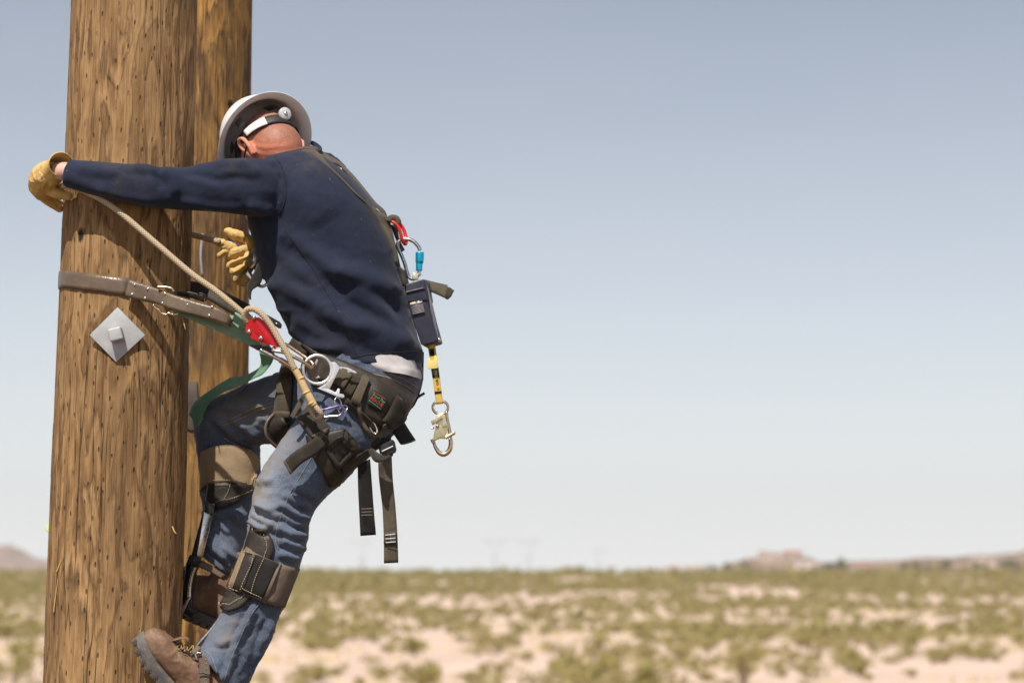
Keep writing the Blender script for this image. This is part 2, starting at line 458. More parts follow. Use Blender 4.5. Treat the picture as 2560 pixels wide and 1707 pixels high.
M['pole'] = wood_mat('weathered_pole_wood', (.29, .160, .066), (.47, .285, .130), (.155, .086, .038), (.036, .022, .012), 0.0)
M['pole_far'] = wood_mat('treated_pole_wood', (.38, .19, .05), (.54, .295, .083), (.085, .052, .030), (.05, .028, .014), 7.3, .12, 1.0)
M['sand'] = None
def sand():
    t = NT('desert_sand'); t.set(Roughness=.95, Specular_IOR_Level=.1); v = t.coord()
    c = t.ramp(t.noise(v, .25, 6, .6), [(.3, (.58, .425, .345)), (.7, (.73, .56, .465))])
    c = t.mix(t.val(t.noise(v, 6, 5, .7), .52, .7, 0, .5), c, (.46, .35, .25))
    ln = t.n('VectorMath', operation='LENGTH'); t.l(v, ln.inputs[0])                     # unseen ground round the poles, darkened to cut bounced light and deepen shade
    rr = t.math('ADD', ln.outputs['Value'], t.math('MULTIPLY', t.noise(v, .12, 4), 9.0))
    low_bounce_ground = t.ramp(t.noise(v, 3.5, 6, .7), [(.3, (.085, .06, .04)), (.7, (.19, .135, .09))])
    c = t.mix(t.val(rr, 26, 42, 1, 0), c, low_bounce_ground); t.color(c)
    t.bump(t.noise(v, 9, 6, .7), .6, .05); return t.m
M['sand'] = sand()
def leaf(name, a, b):
    t = NT(name); t.set(Roughness=.7, Specular_IOR_Level=.2)
    oi = t.n('ObjectInfo'); v = t.coord()
    c = t.ramp(t.noise(v, 1.1, 4), [(.3, a), (.7, b)])
    c = t.mix(t.math('MULTIPLY', oi.outputs['Random'], .5), c, (.48, .38, .22)); t.color(c)
    tr = t.n('BsdfTranslucent'); t.l(c, tr.inputs[0]); mx = t.n('MixShader'); mx.inputs[0].default_value = .3
    out = t.t.nodes['Material Output']; t.l(t.b.outputs[0], mx.inputs[1]); t.l(tr.outputs[0], mx.inputs[2]); t.l(mx.outputs[0], out.inputs[0])
    return t.m
M['leaf'] = leaf('creosote_leaves', (.27, .25, .075), (.45, .39, .145))
M['leaf_far'] = leaf('far_scrub', (.29, .255, .10), (.40, .345, .15))
M['twig'] = mk('dry_twig', (.16, .11, .07), (.26, .19, .12))

# ------------------------------------------------------------------ ground
def smooth01(x): x = min(1, max(0, x)); return x*x*(3-2*x)
def ground_h(x, y):
    r = math.hypot(x, y)
    h = -1.7*smooth01((r-11)/24)                                   # the yard stands a little above the plain
    n_ = noise.noise(Vector((x*.022, y*.022, 3.1)))*.55 + noise.noise(Vector((x*.07, y*.07, 8.2)))*.16
    h += n_*smooth01((r-25)/30)
    h += 3.1*smooth01((r-170)/420)                                 # gentle rise to the crest
    h -= 16*smooth01((r-640)/900)                                  # falls away behind it
    if r < 25: h += noise.noise(Vector((x*.9, y*.9, 0)))*.02
    return h
def make_ground():
    mb = MB(); radii = [0.0]; r = 2.0
    while r < 3300: radii.append(r); r *= 1.075
    nA = 220; vs = [(0, 0, ground_h(0, 0))]; fs = []
    for r in radii[1:]:
        for k in range(nA):
            a = 2*PI*k/nA; x, y = r*math.sin(a), r*math.cos(a); vs.append((x, y, ground_h(x, y)))
    for k in range(nA): fs.append((0, 1+(k+1) % nA, 1+k))
    for i in range(len(radii)-2):
        for k in range(nA):
            k2 = (k+1) % nA; a = 1+i*nA; fs.append((a+k, a+k2, a+nA+k2, a+nA+k))
    mb.add(vs, fs); me = mb.mesh('ground'); fix_normals(me)
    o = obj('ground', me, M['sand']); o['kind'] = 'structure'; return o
make_ground()

# ------------------------------------------------------------------ utility poles
def make_pole(name, top, bottom, wt, wb, dy, mat_, label, height, kinks=True, res=(190, 620)):
    a, b = P(bottom, dy), P(top, dy)
    axis = (b-a).normalized(); ra, rb = wb*(DIST+dy)/F_PX/2, wt*(DIST+dy)/F_PX/2
    k0 = (a.z - ground_h(a.x, a.y) + .25)/axis.z                   # run down into the ground
    base = a - axis*k0; slope = (rb-ra)/(b-a).length
    L = height; x = axis.cross(Vector((0, 1, 0))).normalized(); y = axis.cross(x)   # y points to the camera or away
    nA, nL = res; mb = MB(); vs = []; fs = []; uv = []
    lo, hi = k0 - .35, k0 + (b-a).length + .35                     # fine rows only where the camera looks
    rows = list(np.linspace(0, lo, 24)[:-1]) + list(np.linspace(lo, hi, nL)) + list(np.linspace(hi, L, 40)[1:])
    for s in rows:
        c = base + axis*s; r0 = ra + slope*(s-k0)
        for k in range(nA):
            an = 2*PI*k/nA; cx, cy = math.cos(an), math.sin(an)
            q_ = Vector((cx*1.6 + dy*3, cy*1.6, s*1.1))
            r = r0*(1 + .016*noise.noise(q_)) + .0022*noise.noise(Vector((cx*6, cy*6, s*2.2+9*dy))) + .0011*noise.noise(Vector((cx*22, cy*22, s*4)))
            f = noise.noise(Vector((cx*1.75+5, cy*1.75, s*1.75)))*.5+.5
            r += .0011*((f*11) % 1.0)                               # torn, terraced growth rings
            vs.append(c + x*(cx*r) + y*(cy*r))
    m = len(rows)
    for i in range(m-1):
        for k in range(nA):
            k2 = (k+1) % nA; fs.append((i*nA+k, i*nA+k2, (i+1)*nA+k2, (i+1)*nA+k))
            u0, u1 = 2*PI*ra*k/nA, 2*PI*ra*(k+1)/nA
            uv.append([(u0, rows[i]), (u1, rows[i]), (u1, rows[i+1]), (u0, rows[i+1])])
    fs.append(tuple(range(nA-1, -1, -1))); uv.append([(0, 0)]*nA)
    fs.append(tuple((m-1)*nA+k for k in range(nA))); uv.append([(0, 0)]*nA)
    mb.add(vs, fs, uv); me = mb.mesh(name); fix_normals(me)
    root = thing(name, label, 'utility pole', base + axis*.25)
    obj('shaft', me, mat_, root)
    return root, base, axis, (ra, slope, k0), x, y
pole, PB, PA, PR, PX_, PY_ = make_pole('utility_pole', (337.5, 0), (280, 1707), 316, 333, 0.0, M['pole'],
    'thick weathered brown wooden utility pole the worker is strapped to', 9.5)
def set_knot(mat_, ob, at_):
    me = ob.data; co = coords(me) + np.array(ob.matrix_world.translation); i = int(np.argmin(np.linalg.norm(co-np.array(at_), axis=1)))
    for l in me.loops:
        if l.vertex_index == i:
            u, v = me.uv_layers[0].data[l.index].uv; break
    m = mat_.node_tree.nodes['knot']; m.inputs['Location'].default_value = (-u*70, -v*46, 0)
set_knot(M['pole'], pole.children[0], P((211, 590), -.13)); 
def pole_axis(z):
    s = (z-PB.z)/PA.z; return PB + PA*s, PR[0] + PR[1]*(s-PR[2])
pole2, PB2, PA2, PR2, _, _ = make_pole('utility_pole', (500, 0), (474, 1707), 262, 275, 1.15, M['pole_far'],
    'orange brown wooden utility pole standing behind the thick pole', 10.5, res=(120, 320))
set_knot(M['pole_far'], pole2.children[0], P((598, 265), 1.0))
# ------------------------------------------------------------------ scrub on the plain
def bush_mesh(name, seed, leaves, hi, wide, leaf_size, stems=9, quads=True):
    rnd = random.Random(seed); mb = MB(); mb.m = 1
    lobes = []
    for k in range(rnd.randint(5, 8)):
        a = rnd.uniform(0, 2*PI); d = rnd.uniform(.1, .75)*wide/2
        lobes.append((Vector((math.cos(a)*d, math.sin(a)*d, hi*rnd.uniform(.26, .66))), wide*rnd.uniform(.13, .25), hi*rnd.uniform(.18, .34)))
    for k in range(stems):
        L = lobes[k % len(lobes)]; e = L[0] + Vector((rnd.uniform(-.1, .1), rnd.uniform(-.1, .1), rnd.uniform(-.05, .12)))
        mid = e*.5 + Vector((rnd.uniform(-.06, .06), rnd.uniform(-.06, .06), .02))
        tube(mb, [Vector((rnd.uniform(-.05, .05), rnd.uniform(-.05, .05), -.03)), mid, e], [.016, .011, .004], n=4, samples=4, caps=False)
    mb.m = 0
    vs = []; fs = []
    for k in range(leaves):
        c, rw, rh = lobes[rnd.randrange(len(lobes))]
        u = Vector((rnd.gauss(0, 1), rnd.gauss(0, 1), rnd.gauss(0, 1))).normalized()*(rnd.random()**.45)
        p = c + Vector((u.x*rw, u.y*rw, u.z*rh)); p.z = max(.04, p.z)
        d1 = Vector((rnd.gauss(0, 1), rnd.gauss(0, 1), rnd.gauss(.5, .8))).normalized(); d2 = d1.orthogonal().normalized()
        d2 = Matrix.Rotation(rnd.uniform(0, 6.28), 3, d1) @ d2; s = leaf_size*rnd.uniform(.6, 1.5)
        o = len(vs); vs += [p - d1*s, p + d2*s*.45, p + d1*s, p - d2*s*.45]; fs.append((o, o+1, o+2, o+3))
    mb.add(vs, fs); return mb.mesh(name, smooth=False)
bush_meshes = [bush_mesh('creosote_bush', 40+k, 420, random.uniform(.65, 1.0), random.uniform(1.2, 2.0), .055) for k in range(9)]
for me in bush_meshes: me.materials.append(M['leaf']); me.materials.append(M['twig'])
def spot_list():
    rnd = random.Random(5); out = []
    tan_h = math.tan(math.radians(37))
    for k in range(120000):
        y = math.sqrt(rnd.uniform(52**2, 640**2)); x = rnd.uniform(-1, 1)*y*tan_h
        patch = noise.noise(Vector((x*.05, y*.02, 1.7)))*.35 + noise.noise(Vector((x*.16, y*.06, 4.0)))*.45 + .5
        base = np.interp(y, [52, 90, 130, 180, 260, 330, 640], [1.0, 1.0, .78, .42, .52, .92, 1.0])
        if rnd.random() < base*.98*max(0.04, min(1.0, (patch-.30)*2.2)): out.append((x, y))
    keep = []; cells = {}
    for x, y in out:                                               # keep the stems a stride apart
        c = (int(x/1.25), int(y/1.25))
        if c in cells: continue
        cells[c] = 1; keep.append((x, y))
    keep.sort(key=lambda p: p[1] + (10000 if abs(p[0])/p[1] > .222 else 0)); return keep     # those in view first, nearest first
spots = spot_list()
print('bushes', len(spots), spots[300] if len(spots) > 300 else None)
for i, (x, y) in enumerate(spots[:300]):
    me = bush_meshes[i % len(bush_meshes)]
    o = bpy.data.objects.new('desert_bush', me); COL.objects.link(o)
    s = random.choice((.4, .5, .62, .75, .9, 1.15))*random.uniform(.85, 1.15); o.location = (x, y, ground_h(x, y)-.03); o.rotation_euler = (0, 0, random.uniform(0, 2*PI)); o.scale = (s, s, s*random.uniform(.75, 1.35))
    tag(o, 'olive green desert bush growing on the pale sandy plain', 'bush', 'desert bushes dotted over the sandy plain')
def far_scrub():
    rnd = random.Random(9); mb = MB(); tmpl = [bush_mesh('t', 80+k, 46, .85, 1.6, .16, 0) for k in range(5)]
    tmpl += [bush_mesh('t', 90+k, 24, .85, 1.6, .22, 0) for k in range(4)]
    T = [(coords(t), np.array([p.vertices[:] for p in t.polygons])) for t in tmpl]
    vs = []; fs = []; n = 0
    for x, y in spots[300:]:
        co, f = T[rnd.randrange(5) if abs(x)/y < .235 else 5+rnd.randrange(4)]; a = rnd.uniform(0, 6.28); s = rnd.uniform(.7, 1.35)*(1.0 if y < 330 or rnd.random() > .12 else rnd.uniform(1.4, 2.4))
        R = np.array([[math.cos(a), -math.sin(a), 0], [math.sin(a), math.cos(a), 0], [0, 0, 1]])*s
        vs.append(co@R.T + np.array([x, y, ground_h(x, y)-.03])); fs.append(f+n); n += len(co)
    for t in tmpl: bpy.data.meshes.remove(t)
    V_ = np.concatenate(vs); F_ = np.concatenate(fs)
    me = bpy.data.meshes.new('far_scrub'); me.vertices.add(len(V_)); me.vertices.foreach_set('co', V_.ravel())
    me.loops.add(F_.size); me.loops.foreach_set('vertex_index', F_.ravel().astype(np.int32)); me.polygons.add(len(F_))
    me.polygons.foreach_set('loop_start', np.arange(0, F_.size, 4, dtype=np.int32)); me.update(calc_edges=True)
    o = obj('far_scrub', me, M['leaf_far']); o['kind'] = 'stuff'; o['label'] = 'distant olive scrub covering the plain up to the horizon'; return o
far_scrub()

# ------------------------------------------------------------------ far hills
def far_pt(u, v, dist):
    x, y = (u-CU)/F_PX, (CV-v)/F_PX; d = Vector((x, CP-SP*y, SP+CP*y)); t = dist/d.y; return Vector((d.x*t, dist, CAM_Z+d.z*t))
M['hill'] = mk('dry_hillside', (.30, .205, .165), (.40, .29, .235), .02, .95, dust=(.19, .16, .09), dscale=.06)
M['hill_scrub'] = mk('scrubby_ridge', (.23, .155, .115), (.33, .235, .18), .05, .95, dust=(.07, .07, .03), dscale=.10)
def hill(name, dist, profile, depth, mat_):
    """a rounded ridge whose crest passes through the given skyline"""
    us = np.linspace(profile[0][0], profile[-1][0], 90); vs_ = np.interp(us, [p[0] for p in profile], [p[1] for p in profile])
    mb = MB(); vs = []; fs = []; m = 13
    for i, (u, v) in enumerate(zip(us, vs_)):
        c = far_pt(u, v, dist); base = ground_h(c.x, dist) - 2
        for j in range(m):
            t = j/(m-1)*2-1; h = (1-abs(t)**1.6); y = dist + t*depth
            x = c.x; z = base + (c.z-base)*h + (noise.noise(Vector((x*.05, y*.03, 2)))+noise.noise(Vector((x*.16, y*.1, 5)))*.5)*min(2.5, (c.z-base)*.06)*h
            vs.append((x, y, z))
    for i in range(len(us)-1):
        for j in range(m-1): a = i*m+j; fs.append((a, a+1, a+m+1, a+m))
    mb.add(vs, fs); me = mb.mesh(name); fix_normals(me); o = obj(name, me, mat_); o['kind'] = 'structure'; return o
hill('hill', 2700, [(-260, 1440), (-160, 1415), (-80, 1392), (-20, 1370), (24, 1361), (45, 1370), (70, 1388), (110, 1398), (170, 1405), (260, 1414), (420, 1440)], 240, M['hill'])
hill('hill', 1250, [(1740, 1440), (1780, 1424), (1820, 1408), (1870, 1396), (1930, 1389), (1980, 1387), (2020, 1391), (2060, 1400), (2100, 1403), (2180, 1404), (2300, 1395), (2360, 1397), (2410, 1388), (2470, 1384), (2520, 1378), (2560, 1372), (2680, 1366), (2800, 1420)], 70, M['hill_scrub'])

# ------------------------------------------------------------------ houses, trees and pylons on the skyline
M['stucco'] = mk('pale_stucco', (.46, .36, .30), (.54, .43, .37), .4, .9); M['stucco2'] = mk('tan_stucco', (.36, .26, .20), (.42, .32, .25), .4, .9)
M['white_wall'] = mk('white_wall', (.56, .50, .46), (.62, .56, .52), .4, .9)
M['tile'] = mk('terracotta_roof', (.36, .17, .11), (.45, .22, .15), 1.2, .9); M['pane'] = mk('dark_window_glass', (.03, .035, .04), (.06, .065, .07), .5, .15)
def house(u0, u1, v_base, dist, storeys, wall, roof, label, wing=0.0):
    a, b = far_pt(u0, v_base, dist), far_pt(u1, v_base, dist); w = (b.x-a.x); hgt = 2.9*storeys; dep = w*.55
    r = thing('house', label, 'house', ((a.x+b.x)/2, dist, a.z))
    X, Y, Z = Vector((1, 0, 0)), Vector((0, 1, 0)), Vector((0, 0, 1))
    mb = MB(); box(mb, Vector(((a.x+b.x)/2, dist+dep/2, a.z+hgt/2-2)), X*w/2, Y*dep/2, Z*(hgt/2+2))
    if wing: box(mb, Vector((a.x + w*.25, dist+dep/2-.6, a.z+hgt+wing/2)), X*w*.25, Y*dep*.4, Z*wing/2)
    wl = obj('wall', mb.mesh('wall', smooth=False), wall, r)
    if roof:
        mb = MB(); z = a.z+hgt+.02; o_ = .5; p = [Vector((a.x-o_, dist-o_, z)), Vector((b.x+o_, dist-o_, z)), Vector((b.x+o_, dist+dep+o_, z)), Vector((a.x-o_, dist+dep+o_, z)), Vector((a.x+w*.22, dist+dep/2, z+w*.13)), Vector((b.x-w*.22, dist+dep/2, z+w*.13))]
        mb.add(p, [(0, 1, 5, 4), (1, 2, 5), (2, 3, 4, 5), (3, 0, 4), (3, 2, 1, 0)]); obj('roof', mb.mesh('roof', smooth=False), M['tile'], r)
    else:
        mb = MB(); box(mb, Vector(((a.x+b.x)/2, dist+dep/2, a.z+hgt+.2)), X*(w/2+.12), Y*(dep/2+.12), Z*.2); obj('parapet', mb.mesh('parapet', smooth=False), wall, r)
    n = max(2, int(w/4.2))
    for s in range(storeys):
        for k in range(n):
            x = a.x + w*(k+.5)/n; mb = MB(); box(mb, Vector((x, dist-.03, a.z+1.5+2.9*s)), X*.75, Y*.08, Z*.7); wd = obj('window', mb.mesh('window', smooth=False), M['pane'], r)
    return r
house(1668, 1702, 1433, 1000, 1, M['stucco'], False, 'low pale pink house standing apart left of the hill')
house(1708, 1752, 1432, 1010, 1, M['white_wall'], False, 'low whitish house right beside the low pale pink one')
house(1898, 1950, 1396, 1235, 1, M['stucco'], False, 'pale pink house on the left of the hilltop', 1.2)
house(1956, 2008, 1396, 1240, 1, M['white_wall'], True, 'white house with red tiled roof on top of the hill')
house(1990, 2052, 1438, 1120, 2, M['white_wall'], False, 'white flat-roofed house at the right foot of the hill')
house(2088, 2128, 1440, 1105, 1, M['stucco'], False, 'small pink house right of the dark trees beyond the hill')
house(2136, 2180, 1446, 1090, 2, M['white_wall'], True, 'white house with red roof between small pink houses')
house(2188, 2240, 1447, 1095, 1, M['stucco2'], True, 'tan house with red tiled roof near the right trees')
house(2370, 2424, 1447, 1110, 2, M['stucco2'], False, 'tan flat-roofed house among the trees far right')
house(2430, 2505, 1432, 1130, 2, M['stucco'], False, 'tall pinkish house far right on the ridge', 1.5)
crowns = [bush_mesh('crown', 200+k, 320, 5.2, 6.0, .42, 0) for k in range(4)]
for me in crowns: me.materials.append(mk('dark_tree_leaves', (.08, .085, .035), (.13, .13, .055), .6, .8) if 'dark_tree_leaves' not in bpy.data.materials else bpy.data.materials['dark_tree_leaves'])
trunk = MB(); tube(trunk, [Vector((0, 0, -1)), Vector((.1, 0, 1.2)), Vector((0, .1, 3.2))], [.26, .2, .1], n=7); trunk_me = trunk.mesh('trunk'); trunk_me.materials.append(M['twig'])
rt = random.Random(3)
for i, u in enumerate([1722, 1778, 1818, 1868, 2056, 2078, 2098, 2112, 2250, 2266, 2290, 2316, 2345, 2362, 2440, 2468, 2512, 2530, 2552, 2580]):
    v = np.interp(u, [1700, 2050, 2100, 2300, 2560], [1434, 1430, 1428, 1428, 1424]); d = 1060 + rt.uniform(-30, 60); p = far_pt(u, v, d); s = rt.uniform(.6, 1.15)*(1.25 if u in (2098, 2112, 2440) else 1)
    t = thing('tree', 'dark green tree on the far ridge among the houses', 'tree', p, 'dark trees on the far ridge'); t.scale = (s, s, s); t.rotation_euler = (0, 0, rt.uniform(0, 6))
    for nm, me in (('trunk', trunk_me), ('crown', crowns[i % 4])):
        o = bpy.data.objects.new(nm, me); COL.objects.link(o); o.parent = t
def pylon(u, v_top, dist, label):
    base = far_pt(u, 1436, dist); top = far_pt(u, v_top, dist); H = top.z-base.z; r = thing('pylon', label, 'pylon', (base.x, dist, base.z-4), 'power pylons on the horizon')
    M_ = bpy.data.materials.get('pylon_steel') or mk('pylon_steel', (.30, .30, .31), (.36, .36, .37), .5, .6, .4)
    c = Vector((base.x, dist, base.z-4)); mb = MB()
    w = H*.13
    for sx in (-1, 1):
        for sy in (-1, 1): tube(mb, [c + Vector((sx*w, sy*w, 0)), c + Vector((sx*w*.25, sy*w*.25, H*.55+4)), c + Vector((sx*w*1.5, sy*w*.2, H+4))], H*.006, n=4, smooth=False)
    for k in range(7):
        z0, z1 = H*.09*k+2, H*.09*(k+1)+2; a0, a1 = w*(1-.115*k), w*(1-.115*(k+1))
        for sg in (-1, 1): tube(mb, [c + Vector((-a0*sg, -a0, z0)), c + Vector((a1*sg, -a1, z1))], H*.004, n=4, smooth=False)
    obj('tower', mb, M_, r)
    for hh in (1.0,):
        mb = MB(); tube(mb, [c + Vector((-w*2.6, 0, H*hh+4)), c + Vector((w*2.6, 0, H*hh+4))], H*.009, n=4, smooth=False)
        tube(mb, [c + Vector((-w*2.6, 0, H*hh+4)), c + Vector((0, 0, H*.86+4)), c + Vector((w*2.6, 0, H*hh+4))], H*.005, n=4, smooth=False); obj('crossarm', mb, M_, r)
pylon(1237, 1350, 2900, 'leftmost faint grey lattice pylon on the open horizon'); pylon(1322, 1350, 2900, 'middle faint grey lattice pylon on the open horizon'); pylon(1498, 1372, 3200, 'smaller faint lattice pylon nearest the hill with houses')
pylon(905, 1352, 3000, 'faint lattice pylon just left of the hanging harness straps')

# dry straw between the bushes, too fine to count
def straw():
    rnd = random.Random(21); vs = []; fs = []; n = 0; tan_h = math.tan(math.radians(12))*1.22
    for k in range(5000):
        y = math.sqrt(rnd.uniform(50**2, 230**2)); x = rnd.uniform(-1, 1)*y*tan_h
        if noise.noise(Vector((x*.11, y*.07, 9.0))) < .02: continue
        z = ground_h(x, y)
        for j in range(4):
            a = rnd.uniform(0, 6.28); h = rnd.uniform(.10, .34); r = rnd.uniform(.05, .18); c, s_ = math.cos(a)*r, math.sin(a)*r; px_, py_ = x+c, y+s_; w = rnd.uniform(.015, .045)
            vs += [(px_-s_*.3-w, py_, z-.02), (px_+w, py_, z-.02), (px_+c*1.1+w*.4, py_+s_*1.1, z+h), (px_+c*1.1-w*.4, py_+s_*1.1, z+h)]; fs.append((n, n+1, n+2, n+3)); n += 4
    mb = MB(); mb.add(vs, fs); o = obj('dry_grass', mb.mesh('dry_grass', smooth=False), mk('dry_straw', (.46, .37, .20), (.58, .48, .29), .4, .9)); o['kind'] = 'stuff'; o['label'] = 'pale dry grass scattered over the sand between bushes'
straw()

# ------------------------------------------------------------------ dusty air over the plain
def haze():
    mb = MB(); box(mb, Vector((0, 0, 22)), Vector((3600, 0, 0)), Vector((0, 3600, 0)), Vector((0, 0, 92)))
    t = bpy.data.materials.new('haze'); t.use_nodes = True; n = t.node_tree; n.nodes.clear()
    o = n.nodes.new('ShaderNodeOutputMaterial'); v = n.nodes.new('ShaderNodeVolumePrincipled'); v.inputs['Color'].default_value = (.97, .98, .99, 1); v.inputs['Density'].default_value = .00013; v.inputs['Anisotropy'].default_value = .1
    n.links.new(v.outputs[0], o.inputs['Volume'])
    h = obj('haze', mb.mesh('haze', smooth=False), t); h['kind'] = 'stuff'; h['label'] = 'thin dusty haze over the desert plain'
haze()
# ------------------------------------------------------------------ clothes and skin materials
def shirt_mat():
    t = NT('navy_knit'); t.set(Roughness=.92, Specular_IOR_Level=.12, Sheen_Weight=.08, Sheen_Roughness=.5); v = t.coord()
    c = t.ramp(t.noise(v, 5, 5, .6), [(.3, (.0155, .0205, .041)), (.7, (.0235, .030, .056))])
    fib = t.noise(t.coord('Object', (1, 1, .35)), 420, 2)
    c = t.mix(t.val(fib, .5, .75, 0, .35), c, (.034, .041, .068))
    du = t.n('Attribute', attribute_name='dust').outputs['Fac']
    f = t.math('MULTIPLY', du, t.val(t.noise(v, 17, 6, .7), .38, .66)); c = t.mix(f, c, (.11, .085, .06))
    sp = t.val(t.noise(v, 90, 2, .5), .74, .78, 0, .7); c = t.mix(sp, c, (.17, .13, .09)); t.color(c)
    t.bump(t.math('ADD', t.math('MULTIPLY', fib, .5), t.noise(v, 34, 4, .6)), .28, .003); return t.m
def denim_mat():
    t = NT('worn_denim'); t.set(Roughness=.9, Specular_IOR_Level=.15, Sheen_Weight=.15); v = t.coord()
    c = t.ramp(t.noise(v, 9, 6, .62), [(.3, (.027, .043, .084)), (.7, (.066, .095, .155))])
    fade = t.n('Attribute', attribute_name='fade').outputs['Fac']
    c = t.mix(t.math('MULTIPLY', fade, .85), c, (.20, .245, .325))
    tw = t.noise(t.coord('Object', (1, 1, .18)), 620, 2, .7)
    c = t.mix(t.val(tw, .42, .72, 0, .42), c, (.25, .28, .33))
    tw2 = t.noise(t.coord('Object', (.3, 1, 1)), 380, 2, .7); c = t.mix(t.val(tw2, .52, .75, 0, .45), c, (.018, .025, .045))
    du = t.n('Attribute', attribute_name='dust').outputs['Fac']
    f = t.math('MULTIPLY', du, t.val(t.noise(v, 22, 6, .7), .33, .62)); c = t.mix(f, c, (.21, .16, .10)); t.color(c)
    t.bump(t.math('ADD', t.math('MULTIPLY', tw, .6), t.noise(v, 55, 4)), .35, .0022); return t.m
def skin_mat():
    t = NT('sunburnt_skin'); t.set(Roughness=.52, Subsurface_Weight=.08, Subsurface_Scale=.006); v = t.coord()
    b = t.n('Attribute', attribute_name='burn').outputs['Fac']
    c = t.mix(b, (.64, .43, .33), (.60, .20, .115))
    c = t.mix(t.val(t.noise(v, 38, 6, .65), .42, .68, 0, .55), c, (.52, .20, .14)); c = t.mix(t.val(t.noise(v, 95, 4, .6), .5, .7, 0, .4), c, (.68, .42, .31))
    h = t.n('Attribute', attribute_name='hair').outputs['Fac']
    st = t.noise(t.coord('Object', (1, 1, .5)), 420, 3, .7)
    c = t.mix(t.math('MULTIPLY', h, t.val(st, .30, .6, .25, 1)), c, (.17, .105, .075)); t.color(c)
    t.bump(t.math('ADD', t.noise(v, 260, 4), t.math('MULTIPLY', t.noise(v, 45, 3), 1.2)), .4, .0016); return t.m
def leather(name, a, b, rough=.6, dust=(.30, .22, .13), amt=.5):
    t = NT(name); t.set(Roughness=rough); v = t.coord()
    c = t.ramp(t.noise(v, 14, 6, .65), [(.3, a), (.7, b)])
    c = t.mix(t.val(t.noise(v, 33, 6, .75), .5, .75, 0, amt), c, dust); t.color(c)
    w = t.n('TexVoronoi'); w.inputs['Scale'].default_value = 210; t.l(v, w.inputs['Vector'])
    t.bump(t.math('ADD', t.math('MULTIPLY', w.outputs[0], .4), t.noise(v, 40, 5, .6)), .4, .0022); return t.m
M['shirt'] = shirt_mat(); M['denim'] = denim_mat(); M['skin'] = skin_mat()
M['glove'] = leather('yellow_cowhide', (.56, .36, .115), (.70, .48, .19), .72, (.36, .21, .075), .5)
M['boot'] = leather('brown_boot_leather', (.14, .075, .045), (.235, .132, .08), .65, (.36, .26, .18), .75)
M['sole'] = leather('grey_rubber_sole', (.085, .078, .072), (.15, .138, .125), .85, (.27, .22, .17), .7)
M['white_cotton'] = mk('white_cotton', (.46, .43, .43), (.56, .53, .52), 30, .9, bump=.4, bscale=90)
M['thread'] = mk('tan_thread', (.46, .36, .22), (.55, .45, .30), 80, .8)
M['seam'] = mk('pale_seam_thread', (.14, .15, .17), (.28, .28, .28), 160, .9)
M['orange_thread'] = mk('orange_thread', (.36, .21, .09), (.43, .27, .13), 120, .9)
M['lace'] = mk('yellow_lace', (.36, .26, .10), (.22, .145, .06), 60, .8)
M['dark_thread'] = mk('dark_seam', (.012, .012, .018), (.03, .026, .022), 160, .95)

# ------------------------------------------------------------------ the person
person = thing('person', 'worker in navy long-sleeved shirt and blue jeans climbing the pole, head bowed', 'person', P((420, 1720), -.2))
T_ = lambda L, R, dy, hd: (L, R, dy, hd)
TORSO = [((800, 926), (1052, 926), .0, .166), ((748, 860), (1058, 882), .0, .168), ((715, 812), (1047, 850), .0, .168), ((682, 738), (1027, 780), .0, .172),
         ((657, 682), (1008, 702), .0, .18), ((638, 615), (992, 628), .0, .19), ((620, 555), (968, 575), .0, .2),
         ((612, 500), (940, 520), .0, .203), ((620, 450), (899, 467), .0, .193), ((655, 411), (852, 427), .0, .165),
         ((700, 393), (808, 393), .0, .115), ((718, 383), (790, 380), .0, .075)]
ARM = [((174, 401), (156, 464), -0.197, .036), ((232, 404), (206, 481), -0.210, .042), ((290, 408), (272, 500), -0.217, .048),
       ((350, 413), (345, 513), -0.221, .051), ((408, 420), (415, 522), -0.223, .052), ((460, 419), (481, 526), -0.217, .056),
       ((520, 407), (547, 530), -0.202, .062), ((580, 399), (612, 538), -0.185, .07), ((640, 397), (668, 541), -0.167, .078), ((705, 404), (718, 525), -0.112, .08)]
N_LEG = [((800, 930), (1040, 1000), -.075, .115), ((760, 1020), (985, 1085), -.085, .113), ((715, 1085), (912, 1150), -.1, .107),
         ((680, 1138), (855, 1205), -.112, .1), ((650, 1185), (807, 1250), -.122, .094), ((634, 1230), (781, 1285), -.135, .088),
         ((628, 1270), (771, 1313), -.142, .083), ((622, 1315), (768, 1345), -.15, .08), ((612, 1365), (757, 1390), -.157, .078),
         ((595, 1420), (740, 1440), -.163, .075), ((575, 1470), (720, 1492), -.17, .073), ((552, 1530), (694, 1547), -.18, .07),
         ((528, 1575), (674, 1603), -.188, .068), ((509, 1608), (645, 1660), -.196, .068), ((499, 1624), (606, 1742), -.2, .074)]
F_THIGH = [((850, 910), (880, 1090), .08, .11), ((772, 920), (800, 1100), .11, .108), ((693, 935), (740, 1110), .15, .1), ((620, 962), (675, 1110), .19, .094),
           ((560, 985), (625, 1108), .22, .09), ((510, 1010), (580, 1105), .235, .084), ((478, 1040), (545, 1110), .24, .07)]
F_SHIN = [((480, 1040), (640, 1050), .24, .075), ((488, 1100), (650, 1125), .24, .082), ((497, 1160), (648, 1190), .238, .08),
          ((503, 1220), (640, 1240), .235, .077), ((508, 1290), (630, 1310), .23, .073), ((508, 1340), (615, 1380), .225, .07), ((502, 1384), (585, 1445), .222, .068)]
PELVIS = [((800, 830), (1040, 860), .0, .15), ((770, 880), (1055, 925), .0, .16), ((750, 930), (1050, 965), .0, .168),
          ((745, 985), (1033, 1005), .0, .17), ((760, 1040), (1000, 1055), .0, .15), ((800, 1085), (955, 1085), .0, .10)]

